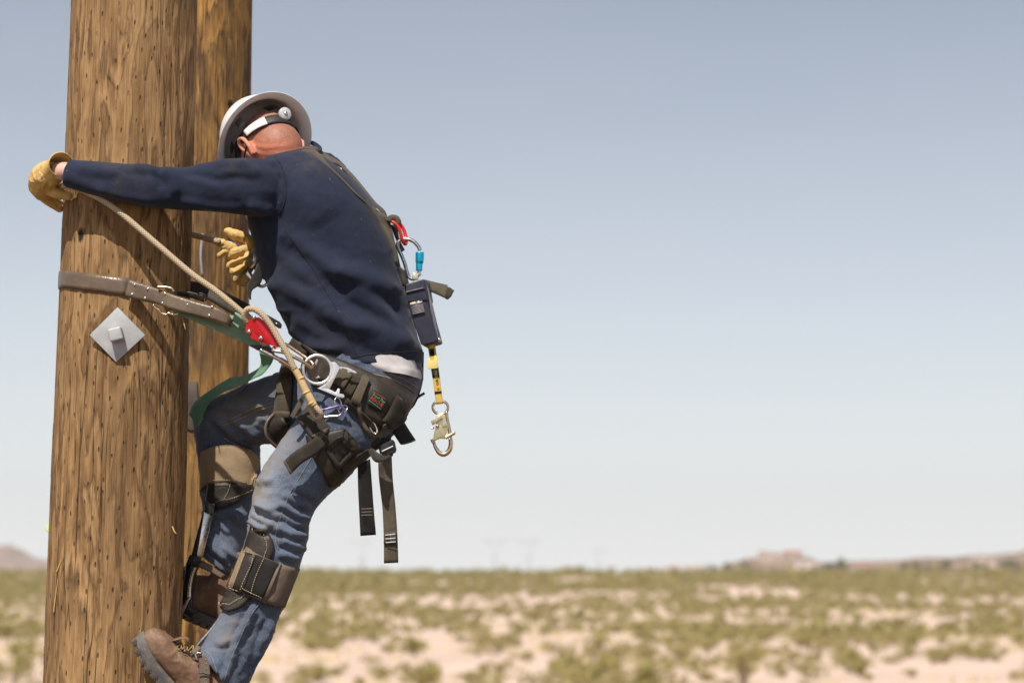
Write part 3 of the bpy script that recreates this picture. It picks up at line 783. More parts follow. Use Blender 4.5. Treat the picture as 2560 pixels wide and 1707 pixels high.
# shirt: torso and both sleeves in one cloth surface
mb = MB(); loft(mb, TORSO, n=40); loft(mb, ARM, n=24)
FAR_ARM = [(P((800, 440), .12), .085), (P((790, 480), .19), .075), (P((800, 560), .25), .062), (P((815, 660), .27), .056), (P((760, 690), .25), .052), (P((690, 668), .19), .046), (P((655, 655), .16), .041)]
tube(mb, [p for p, r in FAR_ARM], [r for p, r in FAR_ARM], n=18)
shirt_me = remesh(mb, .0058, 6)
S = lambda c, *xy: q(c, *xy)
folds(shirt_me, [
    (S('B', 480, 1180, 600, 1120, 760, 1230, 930, 1330, 1120, 1440, 1330, 1530), 26, .0075),
    (S('B', 560, 1090, 700, 1230, 880, 1370, 1080, 1500), 20, -.0075),
    (S('C', 560, 100, 800, 230, 1050, 360, 1320, 520), 30, .008), (S('C', 720, 30, 960, 130, 1200, 230, 1450, 400), 24, .007),
    (S('C', 600, 230, 800, 400, 1000, 500, 1250, 600), 24, .006), (S('C', 900, 330, 1100, 440, 1350, 560, 1560, 610), 22, .006),
    (S('C', 1000, 60, 1250, 130, 1470, 250), 22, .006), (S('C', 1100, 170, 1300, 260, 1520, 400), 18, -.005),
    (S('C', 700, 440, 850, 570, 1000, 610, 1090, 625), 16, .010), (S('C', 760, 560, 900, 640, 1050, 650), 14, -.007),
    (S('C', 1180, 430, 1350, 480, 1560, 560), 20, .005), (S('C', 640, 120, 680, 250, 740, 400), 14, .006),
    (S('B', 620, 700, 760, 800, 900, 1000), 50, .004), (S('B', 500, 560, 560, 640, 600, 760, 590, 900), 9, -.0035),
    (S('A', 1560, 500, 1650, 540, 1700, 640, 1700, 760, 1650, 880), 10, .0035),
    (S('A', 1250, 600, 1400, 580, 1560, 610), 14, .005), (S('A', 1230, 560, 1340, 545, 1480, 560), 9, .004),
    (S('A', 1050, 600, 1160, 620, 1300, 660), 12, -.004), (S('A', 700, 570, 820, 580, 900, 610), 10, .004),
    (S('A', 850, 585, 890, 640, 900, 720), 12, -.004), (S('A', 900, 580, 980, 640, 1000, 760), 14, .005),
    (S('A', 330, 560, 480, 590, 640, 600), 14, .003), (S('A', 420, 700, 640, 760, 900, 800), 10, .003),
    (S('A', 1450, 800, 1560, 850, 1660, 860), 12, .006), (S('A', 1000, 790, 1250, 830, 1450, 840), 10, .004)], dy=(-.5, .12), gain=2.3)
crumple(shirt_me, 7.5, .0018, (1.0, 1.0, 1.6), 3.3); crumple(shirt_me, 15, .0009, (1, 1, 1.3), 1.1); roughen(shirt_me, 17, .0012); roughen(shirt_me, 55, .0006, 4.0)
uvp = proj(coords(shirt_me))
g = lambda c, r: np.exp(-((uvp[:,0]-c[0])**2 + (uvp[:,1]-c[1])**2)/(2*r*r))
set_attr(shirt_me, 'dust', np.clip(.45*g((770, 385), 36) + .2*g((600, 410), 36) + .28*g((300, 425), 50) + .12*g((720, 740), 60) + .12*g((860, 860), 70) + .02, 0, .5))
shirt = obj('shirt', shirt_me, M['shirt'], person, 'navy knit long-sleeved shirt')
BV = {}
def bvh(key, me):
    BV[key] = BVHTree.FromPolygons([v.co for v in me.vertices], [p.vertices[:] for p in me.polygons]); return BV[key]
bvh('shirt', shirt_me)
def on(key, uv, off=.002, fallback=None):
    """the point of a built surface seen at uv, lifted by off along its normal"""
    o = Vector((0, 0, CAM_Z)); best = None
    for k in ([key] if isinstance(key, str) else key):
        h = BV[k].ray_cast(o, ray(uv))
        if h[0] is not None and (best is None or h[3] < best[3]): best = h
    if best is None:
        if fallback is not None: return P(uv, fallback)
        for k in ([key] if isinstance(key, str) else key):
            h = BV[k].find_nearest(P(uv, -.05)); return P(uv, h[0].y-DIST)
    n_ = best[1]
    if n_.dot(ray(uv)) > 0: n_ = -n_
    return best[0] + n_*off
def line_on(key, uvs, off=.002, n=None, fallback=None):
    pts = catmull([(u, v, 0) for u, v in uvs], n or max(6, len(uvs)*6))
    return [on(key, (p[0], p[1]), off, fallback) for p in pts]
def seam(name, key, uvs, mat_, parent, r=.0012, off=.0006, n=None):
    mb = MB(); tube(mb, line_on(key, uvs, off, n), r, n=5, smooth=False); return obj(name, mb, mat_, parent)
seam('armhole_seam', 'shirt', S('A', 1640, 500, 1690, 580, 1712, 690, 1705, 790, 1665, 880), M['dark_thread'], shirt, .0016)
seam('side_seam', 'shirt', S('C', 915, 120, 985, 240, 1050, 350, 1100, 450, 1140, 560, 1185, 655), M['dark_thread'], shirt, .0009)
seam('side_seam', 'shirt', S('B', 590, 1050, 700, 1190, 800, 1340, 860, 1450, 930, 1560), M['dark_thread'], shirt, .0009)
seam('hem_seam', 'shirt', S('C', 880, 625, 940, 650, 1010, 665, 1110, 672, 1250, 645, 1400, 632, 1590, 620), M['dark_thread'], shirt, .0012)

# undershirt tail below the hem
mb = MB(); loft(mb, [((800, 870), (1050, 880), .0, .160), ((815, 900), (1054, 922), .0, .163), ((868, 922), (1055, 938), .0, .163), ((905, 932), (1054, 952), .0, .16)], n=48, caps=False)
us = mb.mesh('undershirt'); roughen(us, 26, .004)
obj('undershirt', us, M['white_cotton'], person, 'white undershirt tail hanging out under the navy shirt')

# jeans
def leg_folds(): pass
mb = MB(); loft(mb, PELVIS, n=36); loft(mb, N_LEG, n=28); loft(mb, F_THIGH, n=26); loft(mb, F_SHIN, n=24)
jeans_me = remesh(mb, .0052, 5)
folds(jeans_me, [
    (S('D', 745, 545, 800, 610, 880, 640, 960, 690, 1040, 690), 10, .0075), (S('D', 735, 620, 800, 670, 870, 700), 9, .007),
    (S('D', 880, 560, 950, 620, 1060, 665), 9, .008), (S('D', 900, 520, 980, 570, 1060, 590), 9, .006),
    (S('D', 850, 700, 940, 740, 1030, 760), 10, .009), (S('D', 880, 770, 960, 800, 1030, 830), 10, .008), (S('D', 870, 640, 960, 700, 1040, 740), 7, -.007),
    (S('D', 880, 850, 960, 870, 1000, 870), 9, .006), (S('D', 760, 580, 840, 600, 900, 590), 8, .005), (S('D', 720, 660, 780, 710, 830, 720), 8, .008),
    (S('D', 950, 470, 1040, 510, 1100, 540), 10, .004), (S('D', 760, 470, 800, 440, 850, 460), 10, .004),
    (S('D', 760, 1110, 720, 1200, 660, 1320, 600, 1450), 9, .008), 
    (S('D', 520, 1330, 560, 1350, 620, 1330, 680, 1270), 9, .003),
    (S('D', 850, 1200, 800, 1330, 740, 1460), 10, .005), (S('D', 820, 1330, 760, 1400, 700, 1500), 9, -.003), (S('D', 640, 1400, 600, 1480, 570, 1560), 9, .005)], dy=(-.5, -.03), gain=2.5)
folds(jeans_me, [
    (S('C', 230, 1060, 330, 1110, 420, 1180, 520, 1230), 9, .007), (S('C', 260, 1110, 360, 1180, 480, 1230), 8, .006), (S('C', 230, 1080, 300, 1140, 340, 1180), 8, -.007),
    (S('C', 340, 1040, 450, 1100, 560, 1190), 11, .006), (S('C', 300, 980, 450, 1000, 620, 960), 12, .004),
    (S('D', 510, 690, 500, 760, 530, 830, 600, 900), 10, .007), (S('D', 560, 800, 620, 860, 660, 900), 8, .005), (S('D', 620, 640, 680, 680, 720, 700), 10, .005),
    (S('D', 500, 640, 600, 625, 720, 640), 10, .004)], dy=(.02, .6), gain=2.5)
crumple(jeans_me, 11, .0046, (.8, 1.0, 1.7), 5.5); crumple(jeans_me, 24, .0026, (.8, 1, 1.5), 8.1); roughen(jeans_me, 20, .0012, 2.0); roughen(jeans_me, 62, .0008, 9.0)
uvp = proj(coords(jeans_me)); dyj = coords(jeans_me)[:,1]-DIST
nearm = (dyj < -.0)
def along(line, w): return np.exp(-(seg_dist(uvp, line)[0]/w)**2)
fade = 1.0*along(S('D', 900, 230, 820, 380, 790, 500, 770, 640), 42)*nearm + .4*along(S('D', 560, 1230, 500, 1380), 40)*nearm
fade += .5*along(S('C', 180, 1060, 400, 1060, 600, 1020), 40)*~nearm + .35*along(S('D', 600, 700, 600, 860), 40)*~nearm + .3*along(S('D', 960, 700, 980, 860), 30)*nearm
dust = .75*along(S('D', 900, 240, 830, 380, 770, 480, 760, 620, 770, 690), 34)*nearm + .4*along(S('D', 620, 1250, 560, 1330), 30)*nearm + .55*along(S('C', 330, 1010, 560, 940), 40)*~nearm + .1
set_attr(jeans_me, 'fade', np.clip(fade, 0, 1)); set_attr(jeans_me, 'dust', np.clip(dust, 0, .85))
jeans = obj('jeans', jeans_me, M['denim'], person, 'faded dusty blue denim jeans'); bvh('jeans', jeans_me)
seam('side_seam', 'jeans', S('D', 1060, 320, 1000, 420, 940, 520, 900, 620, 875, 690, 862, 780, 880, 830), M['seam'], jeans, .0009, n=30)
seam('side_seam', 'jeans', S('D', 780, 1115, 720, 1200, 660, 1330, 610, 1450, 575, 1560), M['seam'], jeans, .0009, n=30)
seam('inseam', 'jeans', S('C', 630, 955, 520, 990, 400, 1045, 300, 1085), M['orange_thread'], jeans, .0012, n=24)
seam('inseam', 'jeans', S('C', 640, 978, 520, 1015, 410, 1068, 305, 1105), M['orange_thread'], jeans, .0012, n=24)
seam('hem_stitch', 'jeans', S('D', 470, 1385, 505, 1420, 530, 1480, 548, 1560), M['seam'], jeans, .0016, n=20)
seam('hem_stitch', 'jeans', S('D', 455, 835, 500, 870, 560, 910, 606, 945), M['seam'], jeans, .0012, n=20)
seam('pocket_seam', 'jeans', S('C', 1290, 770, 1400, 800, 1500, 850, 1560, 890), M['orange_thread'], jeans, .0012)
seam('pocket_seam', 'jeans', S('C', 1380, 765, 1480, 800, 1590, 870), M['orange_thread'], jeans, .0012)

# body: one continuous skin surface under the clothes
HN = Vector((-.47, .70, .52)).normalized()          # crown direction of the bowed head
HC = P((676, 374), -.03)                             # head centre
HF = Vector((-.20, .42, -.88)); HF = (HF - HN*HF.dot(HN)).normalized()   # face direction, down and to the pole
HS = HN.cross(HF).normalized(); HS = HS if HS.x < 0 else -HS                       # towards one ear
def ellipsoid(mb, c, ax, n=20, m=14):
    vs = []; fs = []
    for i in range(m+1):
        th = PI*i/m
        for k in range(n):
            ph = 2*PI*k/n; vs.append(c + ax[0]*(math.sin(th)*math.cos(ph)) + ax[1]*(math.sin(th)*math.sin(ph)) + ax[2]*math.cos(th))
    for i in range(m):
        for k in range(n): fs.append((i*n+k, i*n+(k+1) % n, (i+1)*n+(k+1) % n, (i+1)*n+k))
    return mb.add(vs, fs)
def hp(f, s, n_): return HC + HF*f + HS*s + HN*n_     # a point of the head: forward, sideways, towards the crown
mb = MB()
loft(mb, TORSO[1:], n=28, grow=-.014); loft(mb, [(a, b, d, h) for a, b, d, h in ARM], n=18, grow=-.012); loft(mb, N_LEG, n=20, grow=-.016); loft(mb, F_THIGH, n=20, grow=-.016); loft(mb, F_SHIN, n=20, grow=-.016); loft(mb, PELVIS, n=24, grow=-.012)
tube(mb, [p for p, r in FAR_ARM], [r-.012 for p, r in FAR_ARM], n=14)
tube(mb, [P((190, 432), -.2), P((168, 430), -.2), P((150, 428), -.198), P((138, 434), -.178)], [.027, .026, .024, .02], n=14)     # left wrist
tube(mb, [P((690, 668), .19), P((655, 656), .168), P((640, 648), .17)], [.03, .024, .018], n=14)
tube(mb, [P((138, 434), -.178), P((120, 455), -.13), P((114, 475), -.105)], [.02, .018, .012], n=12)                             # palm inside the glove
ellipsoid(mb, hp(0, 0, .015), (HF*.098, HS*.076, HN*.095))
ellipsoid(mb, hp(.035, 0, -.06), (HF*.062, HS*.056, HN*.072))                                     # jaw
ellipsoid(mb, hp(-.028, 0, -.035), (HF*.062, HS*.066, HN*.07))                                     # back of the skull
tube(mb, [P((668, 346), -.03), P((686, 366), -.066), P((704, 398), -.062), P((745, 455), -.03)], [.060, .059, .058, .064], n=20)     # neck
tube(mb, [hp(.09, 0, -.02), hp(.112, 0, -.05), hp(.095, 0, -.062)], [.008, .014, .010], n=8)                                 # nose
tube(mb, [hp(.088, -.045, .005), hp(.098, 0, .006), hp(.088, .045, .005)], [.010, .011, .010], n=8)                          # brow
tube(mb, [hp(.088, -.018, -.088), hp(.096, 0, -.088), hp(.088, .018, -.088)], [.006, .0075, .006], n=8)                      # lips
for sgn in (-1, 1):
    e0 = hp(-.008, sgn*.073, -.02)
    pts = [hp(.010, sgn*.068, -.045), hp(.004, sgn*.076, -.018), hp(.000, sgn*.084, .008), hp(-.016, sgn*.090, .016), hp(-.028, sgn*.088, .000), hp(-.022, sgn*.081, -.026), hp(-.004, sgn*.072, -.050)]
    tube(mb, pts, [.006, .006, .006, .006, .0065, .007, .0075], n=8)
    ellipsoid(mb, hp(-.008, sgn*.074, -.018), (HF*.016, HS*.004, HN*.026), 10, 8)
body_me = remesh(mb, .0042, 5)
folds(body_me, [(S('U', 700, 1060, 950, 1120, 1250, 1110, 1520, 1020), 6, -.0006), (S('U', 780, 1210, 1050, 1260, 1350, 1210), 6, -.0006)])
co = coords(body_me); rel = co - np.array(HC)
fF, fS, fN = rel@np.array(HF), rel@np.array(HS), rel@np.array(HN)
head = (np.linalg.norm(rel, axis=1) < .17)
hv = proj(co)[:,1]; hair = head*np.clip((374-hv)/36, 0, 1)*np.clip((.055-fF)/.03, 0, 1)*(np.abs(fS) < .0735)
set_attr(body_me, 'hair', hair*.85)
bu = np.linalg.norm(co - np.array(P((690, 368), -.09)), axis=1)
set_attr(body_me, 'burn', np.clip(1.25 - np.maximum(0, bu-.035)/.10, .05, 1)*(co[:,0] > P((400, 400))[0]))
obj('body', body_me, M['skin'], person, 'sunburnt neck and bare left wrist')
bvh('body', body_me)
# collar rib
mb = MB(); tube(mb, [P((700, 374), -.075), P((735, 392), -.095), P((785, 382), -.06), P((800, 372), .0), P((775, 356), .06), P((720, 352), .065), P((690, 362), .0)], .006, n=8, closed=True)
obj('collar', mb, M['shirt'], shirt)
# ------------------------------------------------------------------ hard materials
M['hat'] = mk('white_hat_plastic', (.74, .72, .715), (.80, .78, .775), 12, .38, bump=.08, bscale=60, dust=(.55, .50, .47), dscale=30)
M['hat_band'] = mk('black_plastic', (.022, .020, .019), (.045, .040, .036), 40, .5, bump=.2)
M['hat_grey'] = mk('grey_plastic', (.16, .15, .15), (.21, .20, .195), 40, .5)
M['white_plastic'] = mk('white_plastic', (.66, .65, .65), (.76, .75, .74), 30, .4)
M['clear_plastic'] = mk('milky_plastic', (.62, .62, .64), (.80, .80, .82), 90, .15, Transmission_Weight=.35)
M['steel'] = mk('galvanised_steel', (.50, .49, .48), (.68, .67, .66), 60, .34, 1.0, bump=.1, bscale=400)
M['chrome'] = mk('worn_chrome', (.60, .57, .53), (.75, .72, .68), 60, .22, 1.0)
M['bronze'] = mk('yellow_zinc_steel', (.60, .44, .30), (.74, .58, .42), 45, .30, 1.0)
M['gold'] = mk('zinc_dichromate', (.62, .55, .34), (.78, .71, .48), 50, .36, 1.0, bump=.3, bscale=160)
M['alu'] = mk('brushed_aluminium', (.80, .80, .81), (.90, .90, .91), 50, .33, .85, bump=.1, bscale=300)
M['galv'] = mk('dull_galvanised_plate', (.36, .365, .375), (.47, .475, .485), 22, .62, .25, bump=.3, bscale=60, dust=(.40, .385, .36), dscale=26)
M['red'] = mk('red_anodised', (.50, .012, .018), (.58, .020, .024), 40, .34, .25)
M['red_paint'] = mk('red_paint', (.52, .022, .022), (.60, .04, .035), 60, .3)
M['purple'] = mk('purple_anodised', (.17, .12, .36), (.25, .19, .46), 60, .3, .7)
M['blue'] = mk('blue_anodised', (.01, .36, .60), (.03, .46, .70), 60, .25, .6)
M['black_metal'] = mk('black_lever', (.012, .012, .013), (.03, .03, .032), 60, .35)
M['navy_plastic'] = mk('navy_housing', (.022, .023, .042), (.034, .034, .056), 30, .42, bump=.2, bscale=200, dust=(.07, .055, .05), dscale=14)
def webbing(name, a, b, dust, amt):
    t = NT(name); t.set(Roughness=.85, Specular_IOR_Level=.2, Sheen_Weight=.1); v = t.coord(); uv = t.n('UVMap').outputs[0]
    c = t.ramp(t.noise(v, 18, 5), [(.3, a), (.7, b)])
    c = t.mix(t.val(t.noise(v, 26, 6, .7), .42, .68, 0, amt), c, dust)
    mp = t.n('Mapping'); mp.inputs['Scale'].default_value = (9, 120, 1); t.l(uv, mp.inputs[0])
    w = t.n('TexWave', wave_type='BANDS', bands_direction='Y'); w.inputs['Scale'].default_value = .5; w.inputs['Distortion'].default_value = .6; t.l(mp.outputs[0], w.inputs[0])
    c = t.mix(t.val(w.outputs[1], .2, .8, 0, .22), c, b); t.color(c)
    t.bump(t.math('ADD', t.math('MULTIPLY', w.outputs[1], .3), t.noise(v, 120, 3)), .4, .001); return t.m
M['web'] = webbing('dusty_black_webbing', (.018, .0145, .011), (.040, .032, .023), (.075, .058, .040), .5)
M['web_brown'] = webbing('dusty_brown_webbing', (.060, .047, .033), (.095, .077, .054), (.14, .11, .075), .6)
M['web_black'] = webbing('black_webbing', (.010, .009, .009), (.020, .018, .017), (.04, .034, .028), .35)
M['web_green'] = webbing('pale_green_webbing', (.15, .255, .165), (.21, .33, .22), (.29, .35, .24), .5)
M['web_green2'] = webbing('bright_green_webbing', (.10, .245, .145), (.15, .33, .20), (.22, .30, .19), .4)
M['web_yellow'] = webbing('yellow_webbing', (.60, .40, .07), (.70, .48, .10), (.45, .32, .10), .3)
M['tag_yellow'] = mk('yellow_tag_plastic', (.76, .60, .19), (.82, .66, .24), 40, .5)
M['strap_leather'] = leather('brown_strap_leather', (.092, .063, .042), (.17, .122, .085), .32, (.23, .175, .125), .4)
M['pad_leather'] = leather('dark_pad_leather', (.018, .014, .011), (.042, .033, .025), .5, (.095, .072, .05), .5)
M['suede'] = leather('tan_suede', (.24, .165, .095), (.36, .265, .165), .95, (.20, .135, .075), .6)
M['suede_grey'] = leather('greybrown_suede', (.115, .085, .062), (.175, .135, .10), .95, (.22, .175, .13), .5)
M['label_black'] = mk('black_label', (.014, .012, .012), (.022, .02, .02), 50, .7)
M['print_red'] = mk('red_print', (.52, .07, .04), (.58, .09, .05), 50, .7)
M['print_green'] = mk('green_print', (.12, .40, .13), (.16, .46, .17), 50, .7)
M['print_cream'] = mk('cream_print', (.62, .52, .28), (.72, .62, .36), 50, .6)
M['print_grey'] = mk('grey_print', (.22, .20, .19), (.34, .31, .29), 500, .6)
M['print_black'] = mk('black_print', (.03, .024, .012), (.05, .04, .02), 50, .7)
M['white_thread'] = mk('white_bartack', (.42, .43, .45), (.55, .55, .56), 300, .8)
def rope_mat(name, a, b, dust):
    t = NT(name); t.set(Roughness=.85, Specular_IOR_Level=.2); uv = t.n('UVMap').outputs[0]
    def weave(ang):
        m = t.n('Mapping'); m.inputs['Rotation'].default_value = (0, 0, ang); m.inputs['Scale'].default_value = (8, 8, 1); t.l(uv, m.inputs[0])
        w = t.n('TexWave', wave_type='BANDS', bands_direction='X'); w.inputs['Scale'].default_value = .36; t.l(m.outputs[0], w.inputs[0]); return w.outputs[1]
    h = t.math('MULTIPLY', weave(.785), weave(-.785)); v = t.coord()
    c = t.mix(t.val(h, .0, .45), a, b); c = t.mix(t.val(t.noise(v, 21, 5, .7), .48, .7, 0, .55), c, dust); t.color(c)
    t.bump(h, .7, .0016); return t.m
M['rope'] = rope_mat('tan_braided_rope', (.34, .26, .165), (.62, .50, .34), (.44, .335, .215))
M['cord'] = rope_mat('brown_braided_cord', (.07, .052, .036), (.21, .165, .115), (.15, .11, .075))
M['sleeve_tan'] = mk('amber_rubber_sleeve', (.52, .36, .155), (.60, .44, .21), 30, .45, bump=.35, bscale=120)

FY = Vector((0, -1, 0))                 # towards the camera
def px(n): return n*M_PX
def surf_grid(keys, A, B, off, cols, n, fallback, blur=2):
    a = catmull([(x, y, 0) for x, y in A], n); b = catmull([(x, y, 0) for x, y in B], n)
    o = Vector((0, 0, CAM_Z)); D = np.full((n, cols), np.nan); UVs = []
    keys = [keys] if isinstance(keys, str) else keys
    for i in range(n):
        row = []
        for j in range(cols):
            t = j/(cols-1); uv = (a[i][0]*(1-t)+b[i][0]*t, a[i][1]*(1-t)+b[i][1]*t); row.append(uv)
            hits = [h[0].y-DIST for h in (BV[k].ray_cast(o, ray(uv)) for k in keys) if h[0] is not None]
            if hits: D[i, j] = min(hits)
        UVs.append(row)
    if np.isnan(D).all(): D[:] = fallback if fallback is not None else 0
    if fallback is not None: D[np.isnan(D)] = fallback
    idx = np.argwhere(~np.isnan(D))
    for i, j in np.argwhere(np.isnan(D)):
        k = idx[np.argmin(np.abs(idx[:,0]-i)*1.0+np.abs(idx[:,1]-j))]; D[i, j] = D[k[0], k[1]]
    for _ in range(blur):
        E = np.pad(D, 1, mode='edge'); sm = (E[:-2,1:-1]+E[2:,1:-1]+E[1:-1,:-2]+E[1:-1,2:]+2*D)/6; D = np.minimum(sm, D+.004)
    return [[P(UVs[i][j], D[i, j]-off) for j in range(cols)] for i in range(n)]
def strap_on(name, keys, A, B, mat_, parent, th=.003, off=.003, cols=6, n=None, fallback=None, blur=2, label=None):
    """webbing or padding laid on a built surface between two edge lines"""
    g_ = surf_grid(keys, A, B, off+th/2, cols, n or max(4, len(A)*6), fallback, blur)
    mb = MB(); grid_slab(mb, g_, th); o = obj(name, mb, mat_, parent, label); return o
def free_strap(name, A, B, mat_, parent, th=.003, samples=None, bow=0.0, label=None):
    """webbing hanging free; edge points carry (u, v, dy)"""
    mb = MB(); strap(mb, [P((x, y), d) for x, y, d in A], [P((x, y), d) for x, y, d in B], th, samples=samples, bow=bow)
    return obj(name, mb, mat_, parent, label)
def w3(c, dy, *xy): return [(u, v, dy) for u, v in q(c, *xy)]
def rod(name, pts, r, mat_, parent, closed=False, n=10, samples=None, flat=None, smooth=True):
    mb = MB(); tube(mb, [P((u, v), d) for u, v, d in pts], r, n=n, closed=closed, samples=samples, flat=flat, smooth=smooth); return obj(name, mb, mat_, parent)
def poly(name, c, dy, xy, th, mat_, parent, bev=.001, tilt=None):
    """flat plate cut to an outline, standing at distance dy; tilt = (d dy / d u, d dy / d v) in metres per metre"""
    pts = q(c, *xy); c0 = (sum(p[0] for p in pts)/len(pts), sum(p[1] for p in pts)/len(pts))
    tu, tv = tilt or (0, 0)
    o = [P(p, dy + tu*(p[0]-c0[0])*M_PX + tv*(p[1]-c0[1])*M_PX) for p in pts]
    mb = MB(); plate(mb, o, Vector((-tu, 1, tv)), th); me = mb.mesh(name)
    if bev: bevel(me, bev, 2)
    else: fix_normals(me)
    return obj(name, me, mat_, parent)
def rivet(c, xy, dy, r, mat_, parent, h=.004, name='rivet', d=FY):
    p = q(c, *xy)[0]; mb = MB(); disc(mb, P(p, dy), d, r, h, dome=.7); return obj(name, mb, mat_, parent)
def text_on(name, s, c, corner, along_pt, dy, height, mat_, parent, squash=1.0, origin='LEFT'):
    """flat lettering standing on a surface: starts at corner and runs towards along_pt"""
    cu = bpy.data.curves.new('tmp', 'FONT'); cu.body = s; cu.size = height; cu.align_x = origin; cu.extrude = .0002; cu.resolution_u = 2
    ob = bpy.data.objects.new('tmp', cu); COL.objects.link(ob)
    me = bpy.data.meshes.new_from_object(ob.evaluated_get(bpy.context.evaluated_depsgraph_get())); bpy.data.objects.remove(ob)
    a, b = q(c, *corner)[0], q(c, *along_pt)[0]; A_, B_ = P(a, dy), P(b, dy if not isinstance(dy, tuple) else dy[1])
    x = (B_-A_).normalized(); y = FY.cross(x).normalized(); L = (B_-A_).length
    co = coords(me); w = co[:,0].max()-co[:,0].min()
    k = L/w*squash
    set_coords(me, np.array([A_ + x*(p[0]*k) + y*p[1] + FY*(p[2]+.0002) for p in co]))
    return obj(name, me, mat_, parent)
def ring(name, c, centre, rx, ry, dy, r, mat_, parent, rot=0.0, n=10, tilt=0.0):
    pts = []
    for k in range(18):
        a = 2*PI*k/18; x, y = rx*math.cos(a), ry*math.sin(a)
        X, Y = x*math.cos(rot)-y*math.sin(rot), x*math.sin(rot)+y*math.cos(rot)
        u, v = q(c, centre[0]+X, centre[1]+Y)[0]; pts.append((u, v, dy + tilt*math.cos(a)))
    return rod(name, pts, r, mat_, parent, closed=True, n=n, samples=28)

# ------------------------------------------------------------------ hard hat
HAT_OFF = Vector((-.008, 0, .010))
hat = thing('hard_hat', 'white full-brim hard hat on the bowed head of the worker', 'hard hat', hp(0, 0, .02))
BN = .030                                                                       # brim plane above the ears
def hat_shell():
    mb = MB(); n = 72; rows = []
    for n_, k, dr in [(.135, .02, 0), (.134, .25, 0), (.128, .48, 0), (.115, .68, 0), (.094, .83, 0), (.068, .93, 0), (.040, .985, 0), (.012, 1.0, .004), (.002, 1.0, .011), (-.004, 1.0, .022), (-.008, 1.0, .034)]:
        row = []
        for j in range(n):
            a = 2*PI*j/n; rf = .120 if math.cos(a) > 0 else .112; rs = .101
            x, y = math.cos(a)*(rf*k + dr*(1.05 if math.cos(a) > 0 else .95)), math.sin(a)*(rs*k + dr*.95)
            ridge = .004*math.exp(-(math.sin(a)*k/.14)**2)*(1 if .05 < k and dr == 0 else 0)*min(1, n_/.05)
            droop = -.006*abs(math.sin(a))**2*(dr/.034)
            row.append(hp(x*1.03, y*1.03, BN + n_ + ridge + droop) + HAT_OFF)
        rows.append(row)
    N = len(rows); vs = [p for r_ in rows for p in r_]; fs = []
    for i in range(N-1):
        for j in range(n): fs.append((i*n+j, i*n+(j+1) % n, (i+1)*n+(j+1) % n, (i+1)*n+j))
    fs.append(tuple(range(n)))
    mb.add(vs, fs); me = mb.mesh('shell'); fix_normals(me)
    o = bpy.data.objects.new('t', me); COL.objects.link(o)
    s = o.modifiers.new('s', 'SOLIDIFY'); s.thickness = .0028; s.offset = -1
    b = o.modifiers.new('b', 'SUBSURF'); b.levels = 1
    out = bpy.data.meshes.new_from_object(o.evaluated_get(bpy.context.evaluated_depsgraph_get())); bpy.data.objects.remove(o)
    out.polygons.foreach_set('use_smooth', [True]*len(out.polygons)); return out
obj('shell', hat_shell(), M['hat'], hat)
def band(name, a0, a1, lo, hi, grow, mat_, n=26, th=.002, back_dip=.0):
    rows = []
    for j in range(n):
        a = a0 + (a1-a0)*j/(n-1); c, s_ = math.cos(a), math.sin(a)
        dip = back_dip*max(0, -c)
        x, y = c*(.099+grow), s_*(.077+grow)
        if c < 0: x = c*(.097+grow)
        rows.append([hp(x*(1-.10*max(0, -c)*(1-t)), y, lo+(hi-lo)*t - dip) for t in (0, .33, .67, 1)])
    mb = MB(); grid_slab(mb, rows, th); me = mb.mesh(name); fix_normals(me); return obj(name, me, mat_, hat)
band('headband', 0, 2*PI, .018, .046, .006, M['hat_band'], 60, back_dip=.052)
D_ = math.radians
band('side_strap', D_(112), D_(152), .012, .040, .0095, M['white_plastic'], 14, back_dip=.050)
mb = MB(); p0 = on('body', q('U', 1310, 640)[0], .012, -.1); kd = (FY*.75 + HN*-.35 + Vector((.35, 0, .25))).normalized()
disc(mb, p0, kd, .0175, .012, 20, .3); mb2 = MB(); disc(mb2, p0 + kd*.0115, kd, .0055, .004, 12, .5)
kn = obj('ratchet_knob', mb, M['clear_plastic'], hat); obj('knob_screw', mb2, M['steel'], kn)
for a in (118, 62, 200, 300):                                                    # suspension straps from band to shell
    c, s_ = math.cos(D_(a)), math.sin(D_(a)); rows = []
    for t in np.linspace(0, 1, 8):
        k = 1.0 - .35*t*t; x, y = c*(.110+.004*t)*k, s_*(.092+.004*t)*k
        tx, ty = -s_*.011, c*.011
        rows.append([hp(x-tx, y-ty, .028+.085*t), hp(x, y, .028+.085*t), hp(x+tx, y+ty, .028+.085*t)])
    mb = MB(); grid_slab(mb, rows, .0018); me = mb.mesh('suspension_strap'); fix_normals(me); obj('suspension_strap', me, M['hat_grey'], hat)
mb = MB(); tube(mb, [hp(.085*math.cos(D_(a)), .083*math.sin(D_(a)), -.018) for a in (100, 80, 60, 40, 20, 0, -20, -40, -60, -80, -100)], .0022, n=6)
tube(mb, [hp(.102, .012, -.012), hp(.098, .04, -.008), hp(.088, .06, -.012), hp(.084, .055, -.036), hp(.096, .03, -.038)], .0016, n=6, closed=True)
tube(mb, [hp(.102, -.012, -.012), hp(.098, -.04, -.008), hp(.088, -.06, -.012), hp(.084, -.055, -.036), hp(.096, -.03, -.038)], .0016, n=6, closed=True)
obj('safety_glasses', mb, M['hat_band'], person)
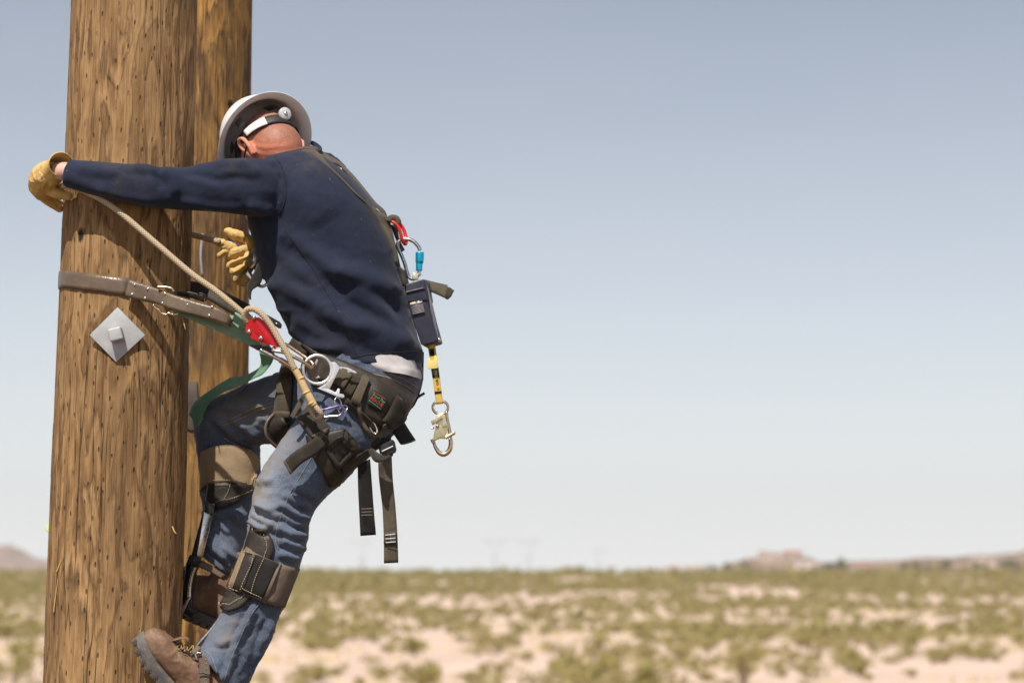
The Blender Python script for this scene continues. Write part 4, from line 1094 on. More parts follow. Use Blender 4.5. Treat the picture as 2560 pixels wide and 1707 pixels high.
# ------------------------------------------------------------------ bolt plate and tag on the thick pole
wp = poly('washer_plate', 'E', -.176, (652, 430, 884, 664, 640, 892, 417, 664), .0065, M['galv'], pole, .0012, tilt=(.10, 0))
mb = MB(); box(mb, P(q('E', 640, 660)[0], -.197), Vector((.0168, .0012, .0045)), Vector((0, .0165, 0)), Vector((-.0045, 0, .0168))); me = mb.mesh('bolt_head'); bevel(me, .0055, 4); obj('bolt_head', me, M['galv'], wp)
mb = MB(); disc(mb, P(q('Z', 470, 77)[0], -.03), Vector((-.55, -.8, .1)), .0105, .0015, 20, .1); tag_ = obj('pole_tag', mb, mk('pale_green_tag', (.55, .62, .22), (.62, .68, .30), 40, .5), pole)
mb = MB(); tube(mb, [P(q('Z', 540, 72)[0], -.02), P(q('Z', 465, 78)[0], -.034)], .0012, n=6); obj('nail', mb, M['steel'], tag_)
for i, (c, pts, dy) in enumerate([('Z', (462, 640, 470, 700, 458, 585), -.03), ('Z', (440, 1230, 425, 1270, 395, 1310), -.03), ('Z', (545, 500, 575, 430, 600, 365), -.12), ('Z', (515, 900, 540, 700, 560, 560), -.115),
                                  ('E', (1190, 520, 1210, 570, 1222, 620), -.06), ('Z', (1660, 60, 1680, 110, 1700, 130), -.08)]):
    mb = MB(); uv = q(c, *pts); tube(mb, [P(p, dy - .004*k) for k, p in enumerate(uv)], [.0022, .0022, .0006], n=5); obj('splinter', mb, mk('fresh_splinter', (.45, .28, .10), (.52, .34, .14), 60, .8) if i == 0 else bpy.data.materials['fresh_splinter'], pole)

# hardware on the rear pole: ground wire moulding and grey bracket
mb = MB(); a, b = P((466, 120), 1.0), P((478, 955), 1.0)
uvm = [P((487, 500), 1.02), P((484, 700), 1.02), P((481, 955), 1.02)]
mb = MB(); tube(mb, uvm, .016, n=10, flat=(Vector((1, 0, 0)), 1.1)); obj('wire_moulding', mb, mk('orange_moulding', (.34, .15, .035), (.42, .20, .05), 20, .7), pole2)
poly('bracket', 'O', .985, (428, 876, 454, 876, 456, 930, 458, 985, 440, 990, 424, 982), .02, mk('dull_bracket', (.075, .06, .05), (.12, .10, .085), 20, .6, .3), pole2, .003)
mb = MB(); tube(mb, [P((506, 585), .99), P((502, 640), .985), P((506, 690), .99)], .004, n=8); obj('ground_wire', mb, mk('pale_wire', (.30, .28, .30), (.36, .34, .36), 20, .5), pole2)

# ------------------------------------------------------------------ pole strap (leather belt round the pole with green webbing)
pstrap = thing('pole_strap', 'brown riveted leather strap with green webbing buckled round the thick pole', 'strap', P((300, 720), -.18))
def around_pole(z0, tilt_, ang, off):
    """a point on a loop about the pole; ang 0 faces the camera, positive to the right"""
    c, r = pole_axis(z0); return c + Vector((math.sin(ang)*(r+off), -math.cos(ang)*(r+off), 0))
# left part follows the pole round to the back
def wrap_strap(name, angs, top_v, bot_v, off, mat_, th):
    rows = []
    for a, tv, bv_ in zip(angs, top_v, bot_v):
        row = []
        for t in np.linspace(0, 1, 5):
            v = tv + (bv_-tv)*t; z = P((300, v), -.17*math.cos(a)).z; row.append(around_pole(z, 0, a, off))
        rows.append(row)
    mb = MB(); grid_slab(mb, rows, th); me = mb.mesh(name); fix_normals(me); return obj(name, me, mat_, pstrap)
an = np.radians(np.linspace(215, -12, 40)); an = -an
fr = np.linspace(0, 1, 40)
tv = np.interp(fr, [0, .55, .70, .85, 1], [712, 682, 676, 684, 696]); bv_ = tv + np.interp(fr, [0, .6, 1], [42, 42, 45])
wrap_strap('leather_strap', an, tv, bv_, .0035, M['strap_leather'], .005)
# outer riveted piece, leaving the pole towards the hip
uA = q('E', 745, 195, 840, 225, 980, 272, 1100, 318, 1260, 368, 1400, 408, 1500, 440, 1580, 490, 1618, 545)
uB = q('E', 715, 340, 830, 372, 980, 402, 1080, 440, 1220, 480, 1380, 520, 1480, 545, 1560, 575, 1600, 592)
dyl = [-.188, -.196, -.212, -.228, -.243, -.252, -.256, -.253, -.238]
mb = MB(); strap(mb, [P(p, d) for p, d in zip(uA, dyl)], [P(p, d) for p, d in zip(uB, dyl)], .0055, cols=6, samples=50); obj('strap_end', mb, M['strap_leather'], pstrap)
uA2 = q('E', 1618, 545, 1600, 560, 1500, 470, 1300, 400, 1100, 330); uB2 = q('E', 1600, 592, 1570, 590, 1450, 550, 1280, 500, 1080, 450); d2 = [-.238, -.226, -.222, -.215, -.205]
mb = MB(); strap(mb, [P(p, d) for p, d in zip(uA2, d2)], [P(p, d) for p, d in zip(uB2, d2)], .004, cols=5, samples=30); obj('strap_end', mb, M['strap_leather'], pstrap)
DLY = lambda x: float(np.interp(x, [740, 840, 980, 1100, 1260, 1400, 1500, 1600], [-.188, -.196, -.212, -.228, -.243, -.252, -.256, -.248]))
for x, y in [(797, 242), (775, 322), (906, 277), (884, 355), (1052, 317), (1030, 396), (1240, 409), (1447, 428), (1423, 500)]:
    rivet('E', (x, y), DLY(x)-.002, .0042, M['chrome'], pstrap, .004)
bk = rod('roller_buckle', w3('E', -.225, 985, 262, 1000, 258, 1060, 262, 1110, 275, 1125, 300) , .0032, M['bronze'], pstrap)
rod('roller_buckle', w3('E', -.222, 948, 410, 975, 440, 1000, 455, 1020, 480, 1060, 492, 1080, 480, 1110, 490, 1150, 490, 1160, 480), .0034, M['bronze'], pstrap)
rod('roller_buckle', w3('E', -.208, 1325, 320, 1350, 315, 1385, 330, 1395, 360, 1390, 380), .0026, M['black_metal'], pstrap)
free_strap('keeper_strap', w3('E', -.186, 1150, 296, 1260, 300, 1380, 330), w3('E', -.18, 1150, 330, 1260, 350, 1380, 390), M['pad_leather'], pstrap, .004)
# dark half of the strap coming round the right side of the pole
free_strap('leather_strap', w3('E', .10, 1230, 205, 1400, 238, 1560, 300, 1700, 400), w3('E', .08, 1230, 300, 1380, 350, 1500, 420, 1640, 500), M['pad_leather'], pstrap, .005, label='dark far half of the leather strap')
free_strap('leather_strap', w3('E', .02, 1570, 315, 1700, 380, 1770, 420), w3('E', -.05, 1610, 380, 1690, 430, 1750, 470), M['hat_band'] and M['pad_leather'], pstrap, .006)
# green webbing to the hip
free_strap('green_webbing', w3('E', -.205, 1080, 395, 1400, 500, 1620, 500, 1760, 560, 1860, 650, 1960, 800), w3('E', -.21, 1120, 470, 1390, 590, 1560, 660, 1750, 752, 1870, 812, 1990, 870), M['web_green'], pstrap, .004)
free_strap('green_webbing', w3('E', -.232, 1640, 470, 1740, 520, 1800, 580), w3('E', -.236, 1612, 545, 1700, 600, 1780, 650), M['web_green'], pstrap, .0035)
# loose green tail falling over the far thigh
GA = [(*p, d) for p, d in zip(q('W', 1370, 0, 1395, 130, 1375, 230, 1250, 320, 1090, 385, 940, 400, 830, 450, 600, 600, 430, 720, 350, 800), [-.02, .0, .02, .06, .10, .12, .13, .15, .17, .18])]
GB = [(*p, d) for p, d in zip(q('W', 1600, 70, 1560, 180, 1420, 345, 1310, 400, 1150, 480, 1000, 545, 840, 610, 670, 720, 560, 830, 490, 980), [-.03, -.01, .0, .02, .05, .07, .09, .11, .125, .135])]
free_strap('loose_tail', GA, GB, M['web_green2'], pstrap, .003, samples=60, label='loose bright green webbing tail over the raised thigh')
free_strap('loose_tail', w3('W', .18, 350, 800, 310, 870, 270, 980), w3('W', .135, 490, 960, 480, 1050, 410, 1180), M['web_green2'], pstrap, .003)

# ------------------------------------------------------------------ positioning lanyard (tan rope)
lany = thing('positioning_lanyard', 'tan braided rope lanyard with red adjuster running from hip round the pole', 'lanyard', P((640, 900), -.25))
rp = [(*p, d) for p, d in zip(q('K', 250, 330, 215, 265, 130, 205, 0, 95), [-.262, -.262, -.262, -.262])] + \
     [(*p, d) for p, d in zip(q('A', 1250, 1375, 1100, 1270, 900, 1100, 720, 945, 600, 845, 480, 768, 340, 705, 270, 690), [-.255, -.249, -.24, -.231, -.224, -.215, -.2, -.185])]
rp += [(158, 466, -.15), (143, 475, -.09), (133, 488, .0), (146, 505, .1), (200, 525, .175), (290, 545, .205), (380, 566, .19), (440, 580, .15), *[(*p, d) for p, d in zip(q('J', 60, 230, 300, 290, 560, 365, 700, 400), [.12, .118, .118, .12])]]
rod('rope', rp, .0080, M['rope'], lany, n=12, samples=150)
tail = [(*p, d) for p, d in zip(q('K', 205, 330, 165, 290, 152, 225, 190, 165, 262, 158, 340, 200, 410, 270, 490, 380, 560, 500, 630, 620, 690, 730, 740, 840, 770, 895), [-.262, -.268, -.274, -.280, -.284, -.286, -.287, -.288, -.29, -.292, -.292, -.291, -.29])]
rod('rope', tail, .0080, M['rope'], lany, n=12, samples=80)
sl_ = [(*p, -.288) for p in q('K', 760, 880, 830, 1000, 900, 1150, 960, 1260, 1008, 1345)]
rod('splice_sleeve', sl_, [.0088, .0092, .0098, .0100, .0096], M['sleeve_tan'], lany, n=14, samples=30)
for x, y, r in ((845, 1008, .0102), (912, 1180, .0112), (975, 1310, .0110)):
    rod('sleeve_ring', [(*q('K', x-5, y-10)[0], -.288), (*q('K', x+6, y+12)[0], -.288)], r, M['sleeve_tan'], lany, n=14, smooth=False)
rod('rope_eye', [(*p, d) for p, d in zip(q('K', 1000, 1325, 1050, 1385, 1090, 1440, 1085, 1475, 1040, 1480, 990, 1430, 960, 1360, 950, 1310), [-.288, -.29, -.287, -.277, -.268, -.266, -.27, -.276])], .0070, M['rope'], lany, n=12, samples=40)
# red adjuster: cheek plate with a slanted centre facet
adj_out = (180, 330, 250, 262, 335, 262, 425, 330, 505, 430, 575, 530, 640, 600, 590, 628, 480, 602, 350, 566, 230, 512, 165, 430)
uvA = q('K', *adj_out); cr1 = q('K', 172, 345, 440, 612); cr2 = q('K', 250, 262, 492, 600)
def facet_dy(p):
    a, b = np.array(cr1[0]), np.array(cr1[1]); d = (b-a)/np.linalg.norm(b-a); w = np.array(p)-a; s_ = d[0]*w[1]-d[1]*w[0]
    return -.272 + float(np.interp(s_, [-26, -13, 0, 20], [-.0045, -.006, .0, .001]))
mb = MB(); bm = bmesh.new()
front = [bm.verts.new(P(p, facet_dy(p))) for p in uvA]; f = bm.faces.new(front)
for a_, b_ in (cr1, cr2):                                   # score the plate along its two creases
    pa, pb = P(a_, -.27), P(b_, -.27); dn = (pb-pa).cross(Vector((0, 1, 0))).normalized()
    bmesh.ops.bisect_plane(bm, geom=bm.verts[:]+bm.edges[:]+bm.faces[:], plane_co=pa, plane_no=dn)
for v in bm.verts:
    u_ = proj(np.array([v.co]))[0]; v.co = P(u_, facet_dy(u_))
ext = bmesh.ops.extrude_face_region(bm, geom=bm.faces[:])
for v in [g_ for g_ in ext['geom'] if isinstance(g_, bmesh.types.BMVert)]: v.co.y += .005
bmesh.ops.recalc_face_normals(bm, faces=bm.faces)
me = bpy.data.meshes.new('adjuster'); bm.to_mesh(me); bm.free()
adj = obj('adjuster', me, M['red'], lany, 'red rope adjuster plate with rivets')
back_ = poly('back_plate', 'K', -.245, adj_out, .004, M['red'], adj, .001)
mb = MB(); disc(mb, P(q('K', 400, 545)[0], -.262), Vector((0, 1, 0)), .0155, .013, 18); obj('sheave', mb, M['steel'], adj)
for x, y, r in ((210, 437, .0062), (355, 517, .0062), (270, 265, .0055)): rivet('K', (x, y), facet_dy(q('K', x, y)[0])-.001, r, M['chrome'], adj, .006)
poly('cam_lever', 'K', -.238, (385, 205, 470, 250, 585, 315, 612, 350, 602, 398, 570, 396, 500, 345, 400, 290), .006, M['black_metal'], adj, .0015)
rivet('K', (545, 340), -.242, .0032, M['steel'], adj)
rod('carabiner', [(*p, d) for p, d in zip(q('K', 505, 662, 640, 692, 800, 765, 925, 838, 965, 880, 995, 835, 900, 750, 760, 655, 660, 595, 560, 600), [-.272, -.278, -.278, -.272, -.262, -.25, -.245, -.243, -.245, -.258])], .0048, M['bronze'], lany, closed=True, n=10)
rod('swivel', w3('K', -.256, 345, 655, 470, 720, 600, 785), .0056, M['chrome'], lany)
rod('swivel_barrel', w3('K', -.258, 588, 780, 690, 840, 770, 890), .0076, M['bronze'], lany, n=12)
poly('swivel_head', 'K', -.25, (215, 600, 330, 600, 500, 640, 520, 690, 440, 700, 300, 660), .012, M['black_metal'], lany, .002)
# snap hook in the far hand at the rope's end
sh = poly('snap_hook', 'J', .15, (780, 350, 960, 400, 1150, 440, 1300, 520, 1400, 580, 1530, 740, 1480, 900, 1400, 960, 1330, 980, 1360, 800, 1270, 650, 1080, 540, 900, 440, 790, 400), .012, M['steel'], lany, .002)
poly('hook_gate', 'J', .143, (1300, 990, 1405, 1170, 1370, 1230, 1260, 1100), .010, M['chrome'], sh, .002)
rod('hook_eye', w3('J', .155, 570, 330, 600, 320, 640, 380, 600, 430), .006, M['chrome'], sh)
rod('hook_ring', w3('J', .13, 1480, 1250, 1530, 1330, 1620, 1360, 1710, 1310, 1760, 1200), .0045, M['chrome'], sh)

# ------------------------------------------------------------------ small hardware at the hip
pc = thing('accessory_carabiner', 'small purple carabiner clipped to the rope eye', 'carabiner', P(q('K', 1180, 1400)[0], -.27))
rod('frame', [(*p, d) for p, d in zip(q('K', 1020, 1440, 1060, 1405, 1150, 1385, 1250, 1360, 1330, 1345, 1365, 1385, 1345, 1440, 1300, 1470), [-.278, -.284, -.282, -.279, -.275, -.272, -.270, -.272])], .0030, M['purple'], pc)
rod('frame', w3('K', -.274, 1020, 1440, 1045, 1480, 1120, 1485), .0030, M['purple'], pc); rod('gate', w3('K', -.274, 1115, 1484, 1200, 1472, 1305, 1466), .0029, M['alu'], pc)
for i, (cx, cy, rx, ry, rot_, lb) in enumerate(((1300, 1315, 38, 75, -.25, 'thin steel split ring linking the purple carabiner to the hip belt'), (1360, 1385, 60, 40, -.6, 'tilted steel split ring at the end of the purple carabiner'))):
    o = ring('split_ring', 'K', (cx, cy), rx, ry, -.268, .0014, M['chrome'], None, rot_, 6, .006); tag(o, lb, 'ring'); recentre(o)

# ------------------------------------------------------------------ safety harness
har = thing('safety_harness', 'dusty black climbing harness with padded hip belt and leg loops on the worker', 'harness', P((900, 960), -.12))
SJ = ['shirt', 'jeans']
# back straps meeting at the dorsal ring
strap_on('shoulder_strap', 'shirt', q('Y', 60, 190, 215, 230, 300, 300, 420, 410, 560, 545, 700, 690, 830, 810, 920, 900), q('Y', 95, 165, 270, 190, 360, 310, 470, 425, 600, 555, 740, 700, 880, 830, 1010, 930), M['web_brown'], har, .004, .002, 4, 40)
free_strap('shoulder_strap', [(*p, d) for p, d in zip(q('Y', 0, 165, 120, 130, 230, 128, 290, 170, 400, 240, 520, 310, 700, 480, 850, 660, 980, 820, 1085, 915, 1120, 1000), [-.05, -.04, -.02, .01, .02, .03, .03, .03, .02, .01, .0])],
           [(*p, d) for p, d in zip(q('Y', 60, 215, 150, 200, 225, 250, 320, 300, 400, 330, 510, 345, 660, 500, 810, 670, 940, 830, 1040, 930, 1100, 1000), [-.085, -.07, -.07, -.06, -.045, -.03, -.02, -.01, -.01, -.01, -.01])], M['web_brown'], har, .004, samples=50)
rod('strap_adjuster', w3('Y', -.085, 85, 205, 120, 215, 160, 222), .003, M['chrome'], har)
strap_on('dorsal_pad', 'shirt', q('Y', 830, 800, 930, 960, 1030, 1110, 1110, 1250, 1180, 1420, 1215, 1560), q('Y', 1000, 920, 1120, 1000, 1165, 1090, 1185, 1200, 1225, 1400, 1255, 1568), M['web_brown'], har, .006, .002, 5, 26, -.02)
strap_on('back_strap', 'shirt', q('M', 130, 560, 165, 700, 195, 800), q('M', 225, 640, 260, 740, 280, 830), M['web'], har, .004, .003, 4, 12, 0.0)
mb = MB(); tube(mb, [P(p, -.03) for p in q('Y', 1140, 1050, 1160, 1010, 1220, 1010, 1250, 1050, 1250, 1085)], .009, n=10); obj('ring_keeper', mb, M['web_brown'], har)
free_strap('back_strap', w3('Y', -.01, 1165, 1090, 1200, 1200, 1245, 1310, 1300, 1420), w3('Y', .02, 1240, 1080, 1250, 1200, 1275, 1290, 1330, 1400), M['web_black'], har, .004)
lt = free_strap('loose_strap_end', w3('M', .09, 440, 742, 560, 772, 690, 800), w3('M', .06, 460, 840, 560, 885, 690, 945), M['web_brown'], har, .008, bow=.004)
free_strap('loose_strap_end', w3('M', .075, 690, 822, 715, 828, 762, 862), w3('M', .045, 660, 925, 690, 945, 720, 912), M['web'], har, .009)
free_strap('chest_strap', w3('J', .12, 1530, 740, 1480, 950, 1370, 1190, 1300, 1330, 1300, 1480, 1345, 1640), w3('J', .10, 1640, 1000, 1640, 1120, 1560, 1320, 1400, 1440, 1370, 1560, 1375, 1650), M['web_black'], har, .003, samples=40)
# waist: front webbing, hip pad, buckles
strap_on('waist_strap', SJ, q('K', 740, 515, 860, 600, 1020, 690, 1150, 760), q('K', 680, 600, 800, 690, 930, 780, 1100, 900), M['web'], har, .006, .004, 5, 14, -.13)
hp_ = strap_on('hip_pad', SJ, q('C', 800, 560, 900, 615, 1030, 660, 1170, 715, 1330, 790, 1470, 850, 1572, 915), q('C', 890, 850, 1010, 900, 1120, 965, 1230, 1045, 1330, 1105, 1400, 1125, 1460, 1090), M['pad_leather'], har, .014, .004, 10, 36)
bvh('belt', hp_.data); JB = ['jeans', 'belt', 'shirt']
for nm, A_, B_, mt, th_, of_ in [
    ('belt_webbing', q('L', 255, 120, 400, 140, 560, 190, 640, 240, 800, 290), q('L', 230, 290, 380, 340, 500, 400, 600, 470, 690, 540), M['web'], .005, .004),
    ('webbing_roll', q('L', 490, 185, 555, 200, 612, 255), q('L', 398, 325, 450, 360, 520, 400), M['web_brown'], .012, .012),
    ('belt_keeper', q('L', 640, 235, 690, 255, 712, 285), q('L', 520, 430, 560, 460, 600, 480), M['web'], .006, .010),
    ('belt_keeper', q('L', 725, 250, 770, 262, 806, 285), q('L', 596, 530, 640, 560, 690, 585), M['web_brown'], .006, .014),
    ('label_patch', q('L', 832, 405, 920, 455, 1005, 505), q('L', 772, 570, 850, 610, 935, 665), M['label_black'], .003, .004),
    ('rear_strap', q('L', 1100, 470, 1050, 570, 990, 680, 940, 745), q('L', 1150, 510, 1180, 620, 1200, 740, 1060, 850), M['web'], .005, .007),
    ('pad_edge', q('L', 530, 545, 640, 660, 760, 780, 880, 880), q('L', 560, 500, 680, 610, 800, 730, 910, 830), M['web'], .008, .006)]:
    o = strap_on(nm, JB, A_, B_, mt, har, th_, of_, 6, 16)
    if nm == 'label_patch': patch = o
gdy = lambda c, x, y: (on(JB, q(c, x, y)[0], 0).y - DIST)
# patch lettering, laid on the patch
def text_patch(name, s, a, b, h, mat_):
    da, db = gdy('L', *a), gdy('L', *b); cu = bpy.data.curves.new('tmp', 'FONT'); cu.body = s; cu.size = h; cu.extrude = .0003; cu.resolution_u = 1
    ob = bpy.data.objects.new('tmp', cu); COL.objects.link(ob); me = bpy.data.meshes.new_from_object(ob.evaluated_get(bpy.context.evaluated_depsgraph_get())); bpy.data.objects.remove(ob)
    A_, B_ = P(q('L', *a)[0], da-.0095), P(q('L', *b)[0], db-.0095); x = (B_-A_); L_ = x.length; x.normalize()
    nrm = (FY + Vector((.1, 0, .1))).normalized(); nrm = (nrm - x*nrm.dot(x)).normalized(); y = nrm.cross(x)
    co = coords(me); k = L_/max(1e-6, co[:,0].max())
    set_coords(me, np.array([A_ + x*(p[0]*k) + y*p[1] + nrm*(p[2]+.0004) for p in co])); return obj(name, me, mat_, patch)
text_patch('lettering', 'RESCUE', (805, 505), (935, 600), .0125, M['print_red'])
text_patch('lettering', 'Roper That', (833, 466), (962, 560), .0095, M['print_green'])
for a, b, mt in (((843, 432), (985, 520), M['print_red']), ((793, 522), (925, 622), M['print_green'])):
    mb = MB(); tube(mb, [P(q('L', *a)[0], gdy('L', *a)-.0095), P(q('L', *b)[0], gdy('L', *b)-.0095)], .0007, n=5); obj('border_line', mb, mt, patch)
# aluminium D-ring frame
def dring():
    mb = MB(); c = q('L', 232, 190)[0]; pts = []
    for k in range(40):
        a = 2*PI*k/40; u, v = c[0] + 35.5*math.cos(a), c[1] + 35.5*math.sin(a); pts.append(P((u, v), -.250 + (u-c[0])*M_PX*.10))
    tube(mb, pts, .0041, n=10, closed=True, smooth=False, flat=(FY, .8)); return mb
dr = obj('d_ring', dring(), M['alu'], har)
def flat_poly(xy, th=.005, dy=-.248, nm='d_ring_plate', m=M['alu']): return poly(nm, 'L', dy, xy, th, m, dr, .0012, tilt=(.10, 0))
flat_poly((372, 105, 430, 110, 482, 168, 440, 250, 362, 410, 300, 395, 250, 385, 330, 340, 385, 270, 402, 200, 395, 140))
flat_poly((250, 388, 300, 396, 366, 405, 430, 440, 455, 395, 480, 400, 472, 450, 520, 460, 530, 485, 510, 503, 460, 490, 360, 448, 230, 392))
flat_poly((478, 160, 560, 170, 640, 205, 662, 222, 650, 235, 590, 218, 575, 228, 560, 222, 555, 190, 500, 178, 488, 200), .005, -.242)
for cx, cy in ((215, 130), (238, 268)): poly('d_ring_tab', 'L', -.236, (cx-30, cy+15, cx+10, cy-55 if cy < 200 else cy-12, cx+28, cy-45 if cy < 200 else cy+4, cx+5, cy+20), .004, M['chrome'], dr, .001)
# cord loop, small ring
cdl = q('L', 690, 545, 692, 640, 720, 750, 775, 850, 840, 915, 895, 905, 940, 850, 975, 800)
rod('cord_loop', [(*p, on(JB, p, .010, -.12).y-DIST) for p in cdl], .0058, M['cord'], har, n=10, samples=60)
ring('oval_ring', 'L', (840, 820), 32, 76, gdy('L', 840, 820)-.012, .0026, M['chrome'], har, -.42, 8)
# thigh pad of the near leg
rows = [q('D', 1028, 200, 1080, 130, 1150, 115, 1245, 155), q('D', 1045, 260, 1120, 215, 1220, 200, 1342, 265), q('D', 1085, 330, 1150, 300, 1240, 290, 1338, 300), q('D', 1125, 410, 1165, 390, 1215, 375, 1268, 398), q('D', 1160, 480, 1178, 470, 1195, 465, 1212, 475)]
rr = np.array(rows); A_ = [tuple(r_[0]) for r_ in rr]; B_ = [tuple(r_[-1]) for r_ in rr]
tp = strap_on('thigh_pad', 'jeans', A_, B_, M['pad_leather'], har, .012, .003, 9, 24, -.12); bvh('tpad', tp.data); JT = ['jeans', 'tpad']
fr_ = q('D', 1152, 272, 1226, 208, 1292, 285, 1212, 372)
for k in range(4):
    a, b = np.array(fr_[k]), np.array(fr_[(k+1) % 4]); d = (b-a)/np.linalg.norm(b-a); n_ = np.array([-d[1], d[0]])*6
    strap_on('pad_webbing', JT, [tuple(a-n_*.9), tuple(b-n_*.9)], [tuple(a+n_*.9), tuple(b+n_*.9)], M['web'], har, .004, .006, 3, 8)
strap_on('thigh_strap', JT, q('D', 1060, 20, 1110, 80, 1165, 150), q('D', 975, 95, 1020, 150, 1062, 205), M['web'], har, .006, .010, 5, 12)
strap_on('thigh_strap', JT, q('D', 1160, 150, 1135, 185, 1120, 215), q('D', 1062, 200, 1085, 208, 1110, 218), M['web_brown'], har, .008, .016, 4, 8)
free_strap('loose_strap_end', [(*p, d) for p, d in zip(q('D', 1125, 170, 1050, 230, 960, 290, 905, 340), [-.235, -.255, -.27, -.28])], [(*p, d) for p, d in zip(q('D', 1165, 235, 1090, 300, 1010, 350, 945, 412), [-.23, -.25, -.268, -.28])], M['web'], har, .005)
free_strap('loose_strap_end', w3('D', -.284, 905, 338, 945, 412), w3('D', -.287, 915, 333, 953, 405), M['web_brown'], har, .006)
poly('strap_buckle', 'C', -.235, (812, 925, 835, 945, 770, 1062, 745, 1045), .008, M['web_brown'], har, .0015)
strap_on('leg_strap', JT, q('L', 495, 1245, 580, 1190, 680, 1115, 780, 1055), q('L', 525, 1335, 620, 1270, 720, 1190, 800, 1120), M['web'], har, .004, .006, 5, 14)
for k in (690, 720, 750):
    strap_on('bartack', JT, q('L', k-14, 1135-(k-690)*.8, k+4, 1220-(k-690)*.9), q('L', k-4, 1132-(k-690)*.8, k+14, 1216-(k-690)*.9), M['suede_grey'], har, .001, .0105, 2, 4)
free_strap('leg_strap', [(*p, d) for p, d in zip(q('L', 785, 1058, 830, 1050, 870, 1080, 930, 1120, 1000, 1130, 1060, 1090), [-.21, -.20, -.19, -.18, -.17, -.16])], [(*p, d) for p, d in zip(q('L', 800, 1105, 830, 1160, 870, 1195, 920, 1195, 990, 1165, 1050, 1130), [-.21, -.22, -.22, -.20, -.18, -.16])], M['web'], har, .004)
free_strap('leg_strap', w3('L', -.16, 800, 1010, 850, 960, 905, 930), w3('L', -.14, 830, 1060, 880, 1050, 910, 1000), M['web'], har, .006)
free_strap('buckle_strap', w3('L', -.15, 940, 850, 925, 960, 905, 1040, 920, 1110), w3('L', -.12, 1020, 870, 1035, 960, 1060, 1060, 1045, 1110), M['web_black'], har, .006)
bkl = poly('side_release_buckle', 'L', -.165, (905, 1020, 1055, 950, 1075, 975, 1095, 1060, 1085, 1095, 960, 1140, 925, 1110), .010, M['black_metal'], har, .003)
rod('buckle_bar', w3('L', -.174, 935, 1080, 1000, 1050, 1058, 1022), .0016, M['white_plastic'], bkl)
free_strap('hanging_strap', [(*p, d) for p, d in zip(q('D', 1318, 360, 1320, 480, 1326, 610, 1333, 752), [-.17, -.165, -.16, -.155])], [(*p, d) for p, d in zip(q('D', 1386, 325, 1396, 460, 1406, 600, 1419, 746), [-.15, -.145, -.14, -.135])], M['web_black'], har, .003)
for y in (600, 618, 635): free_strap('bartack', w3('D', -.1665, 1338, y, 1400, y-3), w3('D', -.1665, 1338, y+5, 1400, y+2), M['suede_grey'], har, .001)
free_strap('hanging_strap', [(*p, d) for p, d in zip(q('D', 1432, 340, 1436, 430, 1455, 600, 1462, 760, 1463, 904), [-.16, -.15, -.14, -.14, -.14])], [(*p, d) for p, d in zip(q('D', 1505, 310, 1512, 440, 1528, 600, 1538, 750, 1543, 900), [-.10, -.125, -.13, -.132, -.132])], M['web_brown'], har, .003)
free_strap('strap_stop', w3('D', -.146, 1462, 735, 1462, 795), w3('D', -.14, 1534, 722, 1534, 785), M['web_brown'], har, .006)
for x0, y0, x1, y1 in ((1468, 745, 1526, 738), (1470, 766, 1527, 760), (1472, 786, 1528, 781), (1497, 742, 1503, 785)):
    free_strap('bartack', w3('D', -.150, x0, y0, x1, y1), w3('D', -.150, x0+2, y0+6, x1+2, y1+6), M['white_thread'], har, .001)
free_strap('loose_strap_end', w3('L', -.13, 1050, 870, 1090, 930, 1140, 1003), w3('L', -.09, 1170, 750, 1230, 850, 1300, 955), M['web_black'], har, .004)
free_strap('loose_strap_end', w3('L', -.128, 1140, 1003, 1175, 1003), w3('L', -.092, 1215, 990, 1305, 960), M['web_brown'], har, .004)
rod('rear_ring', w3('L', .03, 1205, 590, 1260, 545, 1330, 490, 1400, 445), .0035, M['black_metal'], har)
rod('rear_cord', [(*p, .02) for p in q('L', 1382, 0, 1378, 150, 1372, 300, 1345, 420, 1300, 540, 1250, 610, 1210, 610)], .003, M['web_black'], har)
# far leg loop
strap_on('thigh_strap', SJ, q('C', 690, 700, 665, 800, 645, 950, 632, 1055), q('C', 765, 730, 760, 850, 752, 960, 742, 1062), M['web_brown'], har, .004, .008, 5, 20, -.06)
strap_on('strap_fold', SJ, q('C', 634, 1015, 690, 1012, 745, 1018), q('C', 630, 1062, 690, 1060, 743, 1064), M['web_brown'], har, .005, .014, 4, 8, -.06)
flp = MB(); loft(flp, [((585, 0), (0, 0), 0, 0)] if False else [(q('C', 600, 1075)[0], q('C', 665, 1245)[0], .11, .09), (q('C', 640, 1040)[0], q('C', 710, 1215)[0], .10, .095), (q('C', 700, 1030)[0], q('C', 760, 1160)[0], .09, .097)], n=26, caps=True); obj('leg_loop_pad', flp, M['pad_leather'], har)
rod('pad_binding', [(*p, d) for p, d in zip(q('C', 640, 1030, 600, 1075, 585, 1130, 600, 1190, 660, 1250), [.03, .018, .015, .02, .04])], .0045, M['strap_leather'], har)

